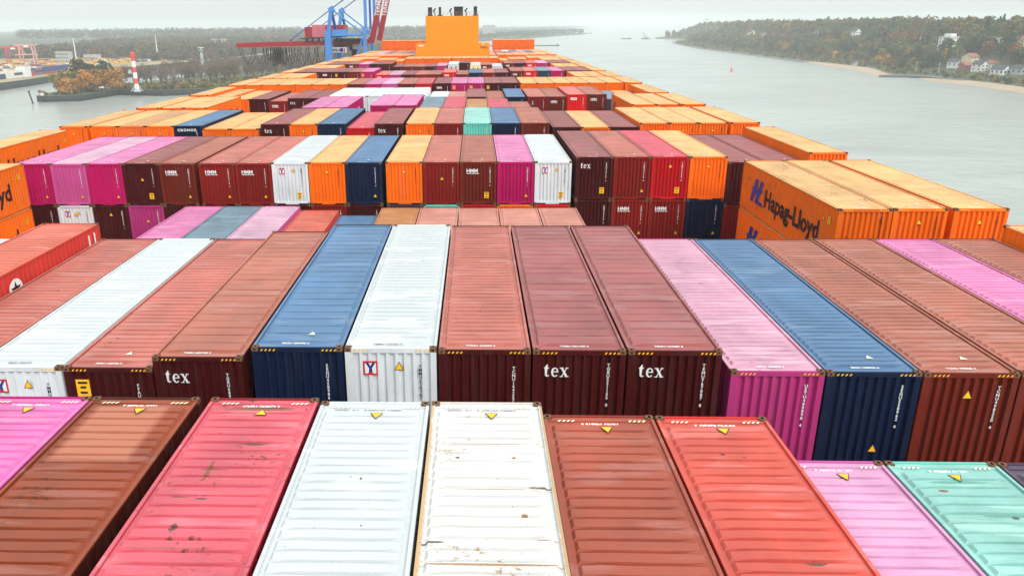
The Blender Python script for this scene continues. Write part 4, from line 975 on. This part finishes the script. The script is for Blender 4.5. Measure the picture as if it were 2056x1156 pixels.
# notice board on the promontory wall
t = thing('notice_board', (-311, 606, 4.8), 'small white notice board under the golden trees', 'sign'); b = MB(); b.box(-2.2,2.2,-.1,.1,3.2,4.6); b.build('panel', M_WALL, t)
for s in (-1.6, 1.6): b = MB(); b.tube((s,.2,-.5),(s,.2,3.4),.12); b.build('post', M_STEEL, t)
for x, yy, lb in ((478,774,'thin leaning pole nearest the river houses'),(470,800,'thin pole standing left of the breakwater end'),(476,745,'thin pole right before the white cottages')):
    t = thing('pole', (x, yy, 3), lb, 'pole'); b = MB(); b.tube((0,0,0),(.4,0,11),.28,.2,n=6); b.build('shaft', M_CONC, t); b = MB(); b.box(-1,1.4,-.15,.15,9,9.4); b.build('crossarm', M_CONC, t)

# buoy, boats, jetty
t = thing('buoy', (302, 873, 0), 'small red navigation buoy alone in the river', 'buoy')
M_BUOY = simple('buoy_red', (215, 30, 60), .5, .05, 1)
b = MB(); b.tube((0,0,-.4),(0,0,1.0),1.5,1.4,n=14); b.build('float', M_BUOY, t); b = MB(); b.tube((0,0,1.0),(0,0,4.2),.9,.45,n=8); b.build('tower', M_BUOY, t); b = MB(); b.tube((0,0,4.2),(0,0,5.4),.55,.5,n=10); b.build('topmark', M_BUOY, t)
def boat(loc, rz, L_, lb, hullm, cabm, name='boat'):
    t = thing(name, loc, lb, 'boat', None, rz); b = MB(); w_ = L_*.14; h = L_*.07
    o_ = [(-w_*.9,-L_/2),(w_*.9,-L_/2),(w_,L_*.2),(0,L_/2),(-w_,L_*.2)]; b.quad(*[(x, y, h) for x, y in o_])
    for i in range(5): j = (i+1) % 5; b.quad((o_[i][0]*.8,o_[i][1]*.96,-.5),(o_[j][0]*.8,o_[j][1]*.96,-.5),(*o_[j],h),(*o_[i],h))
    b.build('hull', hullm, t); b = MB(); b.box(-w_*.6,w_*.6,-L_*.4,-L_*.2,h,h+L_*.11); b.build('cabin', cabm, t); b = MB(); b.tube((0,-L_*.25,h+L_*.1),(0,-L_*.25,h+L_*.22),.25); b.build('mast', M_STEEL, t)
    return t
boat((498,2459,0), R(80), 34, 'small hazy ship on the open water left of the headland', M_QUAYD, M_CONC)
boat((543,3587,0), R(80), 38, 'faint tiny ship farthest up the misty river', M_QUAYD, M_CONC)
boat((432,3300,0), R(80), 60, 'long faint ship near the tip of the far shore', M_QUAYD, M_CONC)
boat((196,1840,0), R(85), 30, 'dark barge at the end of the low mole right of the stacks', M_QUAYD, M_CONC)
slab('mole', [(40,1846),(182,1834),(184,1842),(40,1856)], 2.2, M_MUD, M_MUD)
t = thing('dock_crane', (556, 2435, 0), 'hazy floating crane off the tip of the second headland', 'crane'); b = MB(); b.box(-14,10,-6,6,-.5,3); b.build('pontoon', M_QUAYD, t); b = MB(); b.beam((-4,0,3),(-12,0,20),1.4,1.4); b.beam((-2,0,3),(-2,0,12),1.4,1.4); b.beam((-2,0,12),(-12,0,20),.6,.6); b.build('jib', M_STEEL, t); b = MB(); b.box(-3,4,-3,3,3,8); b.build('cab', M_CONC, t)
t = thing('tower_crane', (566, 1850, 34), 'faint tower crane on the skyline of the wooded hill', 'crane'); b = MB(); b.tube((0,0,0),(0,0,26),.7,.6,n=5); b.build('mast', M_CONC, t); b = MB(); b.beam((-8,0,24),(10,0,24),.7,.8); b.build('jib', M_CONC, t)
struct(b.build('headland_jetty', M_QUAYD, None, (565, 2432, -22)))

# ------------------------------------------------------------ the quay crane beside the ship
M_CB = simple('crane_blue', (66, 132, 200), .45, .07, .3); M_CBD = simple('crane_dark_blue', (30, 78, 150), .45, .07, .3)
M_CR = simple('crane_red', (150, 24, 30), .45, .08, .3); M_CP = simple('faded_pink_red', (196, 104, 116), .6, .08, .3); M_CD = simple('crane_machinery', (40, 42, 46), .7, .2, 1)
K = 1.13
def k3(p): return ((p[0]-CAMX)*K+CAMX, p[1]*K, (p[2]-CAMZ)*K+CAMZ)
crane = thing('quay_crane', (-54, 305, 6), 'huge blue and red quay crane with raised boom beside the ship', 'crane')
def cadd(name, b, m, par=crane):
    par0 = Vector((-54, 305, 6))
    o = b.build(name, m, par); o.location = -par0 if par == crane else (0, 0, 0); return o
def seg(name, p, q, w_, m, h=None, round_=False, par=crane):
    b = MB(); P, Q = k3(p), k3(q)
    if round_: b.tube(P, Q, w_/2, n=10)
    else: b.beam(P, Q, w_, h or w_)
    return cadd(name, b, m, par)
YF, YB = 255, 284
for Y, dx in ((YF, 0), (YB, -1.6)):       # two portal frames
    z0 = 58-(58-6)/K
    seg('leg', (-48.9+dx, Y, z0), (-48.3+dx, Y, 55.6), 2.3, M_CB, 2.4)
    seg('leg', (-35.8+dx, Y, z0), (-35.8+dx, Y, 56.3), 1.3, M_CB, 1.6)
    seg('tie_beam', (-48.3+dx, Y, 53.9), (-36+dx, Y, 54.1), .7, M_CB, .8, True)
    seg('tie_beam', (-48.8+dx, Y, 30), (-36+dx, Y, 30), 1.4, M_CB, 2)
    seg('brace', (-36.6+dx, Y, 53), (-40.5+dx, Y, 43), .75, M_CB, None, True)
    A = (-47.0+dx, Y+1, 62.6)
    seg('a_frame', (-48.1+dx, Y, 55.6), A, 1.1, M_CB, 1.1); seg('a_frame', (-46.4+dx, Y+4, 55.6), A, .9, M_CBD, .9)
    b = MB(); b.beam(k3((A[0]-.7, A[1], A[2]-.6)), k3((A[0]+.9, A[1], A[2]+.3)), 1.6, 2.0); cadd('apex_joint', b, M_CB)
    seg('stay', A, (-36.4+dx, Y, 54.6), .62, M_CB, None, True)
    seg('stay', A, (-62.7+dx, Y+4, 52.3), .34, M_CBD, None, True)
    seg('stay', A, (-35.5+dx, Y+2, 70.5), .42, M_CBD, None, True)
    for j, (xx, w_, m_) in enumerate(((-35.3, 1.1, M_CB), (-34.1, .8, M_CBD))):
        seg('pylon', (xx+dx*.5, Y+j*3, 56), (xx+dx*.5+.2, Y+j*3, 84), w_, m_, w_)
seg('box_girder', (-46.9, 255.5, 55.0), (-41.6, 255.5, 55.0), 1.6, M_CB, 2.0)
seg('box_girder', (-48.3, YF, 54.6), (-49.9, YB, 54.6), 1.3, M_CB, 2.0); seg('box_girder', (-35.8, YF, 54.9), (-37.4, YB, 54.9), 1.3, M_CB, 1.8)
for Y in (264, 275):
    seg('main_girder', (-83, Y, 50.7), (-35.2, Y, 51.6), 1.0, M_CR, 1.65)
    g = seg('boom', (-34.6+(Y-264)*.11, Y, 51.8), (-29.0+(Y-264)*.11, Y, 75), 1.0, M_CR, 2.1)
    tm = text_mesh('TERMINAL', 2.3, M_WHT, .03)
    P, Q = Vector(k3((-34.6+(Y-264)*.11, Y, 51.8))), Vector(k3((-29.0+(Y-264)*.11, Y, 75))); d = (Q-P).normalized()
    o = link('lettering', tm, g); nrm = Vector((0, -1, 0)); upv = nrm.cross(d)
    mt = Matrix((d, upv, nrm)).transposed().to_4x4(); mt.translation = P+d*(8.2+7.0)+nrm*(.60)
    o.matrix_local = mt
seg('cross_beam', (-83, 264, 50.7), (-83, 275, 50.7), .8, M_CR, 1.2)
b = MB(); b.beam(k3((-60, 269.5, 52.9)), k3((-45, 269.5, 53.4)), 15, .35); cadd('machinery_deck', b, M_CD)
def kbox(name, x0, x1, y0, y1, z0, z1, m): b = MB(); a_ = k3((x0, y0, z0)); c_ = k3((x1, y1, z1)); b.box(a_[0], c_[0], a_[1], c_[1], a_[2], c_[2]); return cadd(name, b, m)
kbox('machinery_house', -58.4, -55.8, 264, 275, 53.3, 56.8, M_CR); kbox('machinery_house', -55.75, -51.2, 264, 275, 53.3, 57.5, M_CP); kbox('machinery_house', -51.15, -45.0, 267, 276, 53.3, 57.4, M_CR)
for i in range(14):
    x = -59+i*1.05; kbox('winch', x, x+.6, 263, 264, 51.8+(i % 3)*.2, 52.9, M_CD if i % 2 else M_STEEL)
kbox('trolley', -48.2, -43.4, 262.5, 276, 49.9, 50.6, M_CD); kbox('trolley', -47.8, -38.6, 263, 276, 52.0, 52.6, M_CD)
for i in range(16):
    x = -48+i*.72; b = MB(); b.beam(k3((x, 262, 50)), k3((x+.5, 262, 53)), .25, .25); cadd('lattice', b, M_CD)
s1 = kbox('sign', -48.8, -43.4, 261.6, 262, 48.1, 49.9, M_WHT)
o = link('lettering', text_mesh('HHLA', 1.5, M_BLK, .03), s1, None); P = k3((-47.2, 261.5, 48.95)); o.rotation_euler = (PI/2, 0, 0); o.location = (P[0], P[1]-.02, P[2])
for x0, x1, m_ in ((-45.6, -44.6, M_BLU), (-44.3, -44.0, M_RED)):
    b = MB(); a_ = k3((x0, 261.5, 48.35)); c_ = k3((x1, 261.55, 49.6)); b.box(a_[0], c_[0], a_[1]-.02, c_[1], a_[2], c_[2]); b.build('emblem', m_, s1)
s2 = kbox('sign', -45.5, -42.9, 277.6, 278, 48.0, 49.8, M_WHT); b = MB(); a_ = k3((-45.0, 277.5, 48.3)); c_ = k3((-43.9, 277.55, 49.5)); b.box(a_[0], c_[0], a_[1]-.02, c_[1], a_[2], c_[2]); b.build('emblem', M_BLU, s2)
kbox('driver_cab', -42.4, -40.6, 266, 270, 45.8, 48.9, M_CD)
rnd = random.Random(3)
xs = [-82.5, -77.5, -73.6, -72, -71.2, -70.4, -69.7, -69, -68.3, -67.6, -66.8, -65.4, -63.5, -61.2, -58.3, -55.2, -51.6, -47.5]
for i in range(len(xs)-1):            # festoon cables hanging under the girder
    for q in range(2):
        b = MB(); x0, x1 = xs[i]+q*.5, xs[i+1]+q*.9; dep = rnd.uniform(4.6, 6.8) if i < len(xs)-3 else rnd.uniform(5, 6.5); prev = None
        for j in range(13):
            t_ = j/12; p = k3((x0+(x1-x0)*t_, 264+q*1.2, 50-dep*(1-(2*t_-1)**2)**.8)); 
            if prev: b.tube(prev, p, .11, n=4, caps=False)
            prev = p
        cadd('cable', b, M_BLK)
tb = MB()

# ------------------------------------------------------------ the terminal on the far left
YC = [simple('yard_'+n_, c_, .6, .1, .5) for n_, c_ in (('white', (215,215,210)), ('blue', (38,58,120)), ('red', (165,45,48)), ('grey', (120,100,110)), ('navy', (50,60,85)), ('maroon', (110,50,55)))]
bxm = []
for m_ in YC:
    b = MB(); b.box(-6.1, 6.1, -1.22, 1.22, 0, 2.5); k_ = len(b.v)
    for i in range(12): b.box(-5.9+i, -5.5+i, -1.26, -1.22, .15, 2.4)
    bxm.append(b.mesh('body', [m_]))
YWN = ['white', 'blue', 'red', 'grey', 'dark navy', 'maroon']
def rowc(x0, y0, x1, y1, n, pat, tiers, name):
    ang = math.atan2(y1-y0, x1-x0)
    for i in range(n):
        t_ = (i+.5)/n
        for q in range(tiers):
            kx = pat[q][i % len(pat[q])]
            if kx == '.': continue
            kx = int(kx); o = link('yard_container', bxm[kx], None, (x0+(x1-x0)*t_, y0+(y1-y0)*t_, 7+q*2.6)); o.rotation_euler.z = ang
            tag(o, '%s container, %s layer of the %s, %s from left' % (YWN[kx], ('bottom', 'second', 'third', 'top')[q], name, WORDN[i]), 'yard container', 'containers stacked in the terminal yard')
rowc(-481, 700, -474, 762, 5, ['04400', '43404', '00000'], 3, 'near white stack')
rowc(-477, 776, -475, 852, 6, ['232232', '211111', '131111'], 3, 'blue and red stack by the quay')
kk_ = thing('white_shed', (-476, 769, 7), 'tall pale block between the white and blue quay stacks', 'shed'); b = MB(); b.box(-5,5,-5,5,0,11); b.build('wall', M_WALL, kk_); b = MB(); b.box(-5.4,5.4,-5.4,5.4,11,11.6); b.build('roof', M_CONC, kk_)
M_GR = simple('gantry_red', (200, 50, 60), .5, .08, .3); M_GB = simple('gantry_blue', (50, 90, 150), .5, .08, .3); M_GP = simple('gantry_faded', (205, 150, 140), .6, .08, .3)
for i, (x, yy, h, m1, m2, lb) in enumerate(((-655,975,24,M_GR,M_GB,'red and blue gantry crane at the left edge'),(-628,1000,24,M_GR,M_GB,'red gantry crane with blue beam, second from left edge'),(-600,985,27,M_GP,M_GP,'faded pink gantry crane right of the red ones'))):
    t = thing('gantry_crane', (x, yy, 7), lb, 'crane', None, R(6))
    for sx in (-9, 9):
        for sy in (-5, 5): b = MB(); b.beam((sx, sy, 0), (sx*.92, sy*.8, h), 1.2, 1.2); b.build('leg', m1, t)
    b = MB(); b.beam((-17, 0, h), (14, 0, h), 1.3, 1.7); b.build('girder', m1 if i else m1, t)
    b = MB(); b.beam((-14, -5, h*.55), (15, -5, h*.55), 1.2, 1.6); b.build('sill_beam', m2, t)
    b = MB(); b.beam((-12, 0, h), (-2, 0, h*.55), .7, .7); b.beam((2, 0, h), (9, 0, h*.6), .7, .7); b.build('brace', m1, t)
    b = MB(); b.box(-3, 2, -2, 2, h-3, h-.8); b.build('cab', M_WALL, t)
yd = MB(); ym = YC+[simple('ochre_load', (200, 160, 70), .8, .2, .4)]
rnd = random.Random(9)
for i in range(700):
    yy = rnd.uniform(830, 1160); x = rnd.uniform(-720, -480-(1160-yy)*.04)
    if abs(x+594) < 20 and abs(yy-1062) < 14: continue
    k_ = rnd.choice([6, 6, 6, 6, 6, 0, 2, 1, 5]) if yy > 960 else rnd.choice([0, 0, 2, 2, 3, 5, 6, 4]); yd.box(x-3-3*rnd.random(), x+3+3*rnd.random(), yy-1.2, yy+1.2, 7, 7+rnd.choice([1.8, 2.6]), k_)
tag(yd.build('yard_freight', ym), 'rows of ochre and mixed freight spread over the terminal yard', 'freight', None, 'stuff')

# ------------------------------------------------------------ haze: still, even river mist
m = bpy.data.materials.new('river_haze'); m.use_nodes = True; n_ = m.node_tree; n_.nodes.clear()
ou = n_.nodes.new('ShaderNodeOutputMaterial'); pv = n_.nodes.new('ShaderNodeVolumePrincipled')
pv.inputs['Color'].default_value = (.90, .955, .95, 1); pv.inputs['Density'].default_value = .0002; pv.inputs['Anisotropy'].default_value = 0
n_.links.new(pv.outputs[0], ou.inputs['Volume'])
b = MB(); b.box(-9100, 9100, -1600, 12100, -4, 105); o = b.build('haze', m)
o['kind'] = 'stuff'; tag(o, 'pale river mist fading the far banks', 'haze', None, 'stuff')
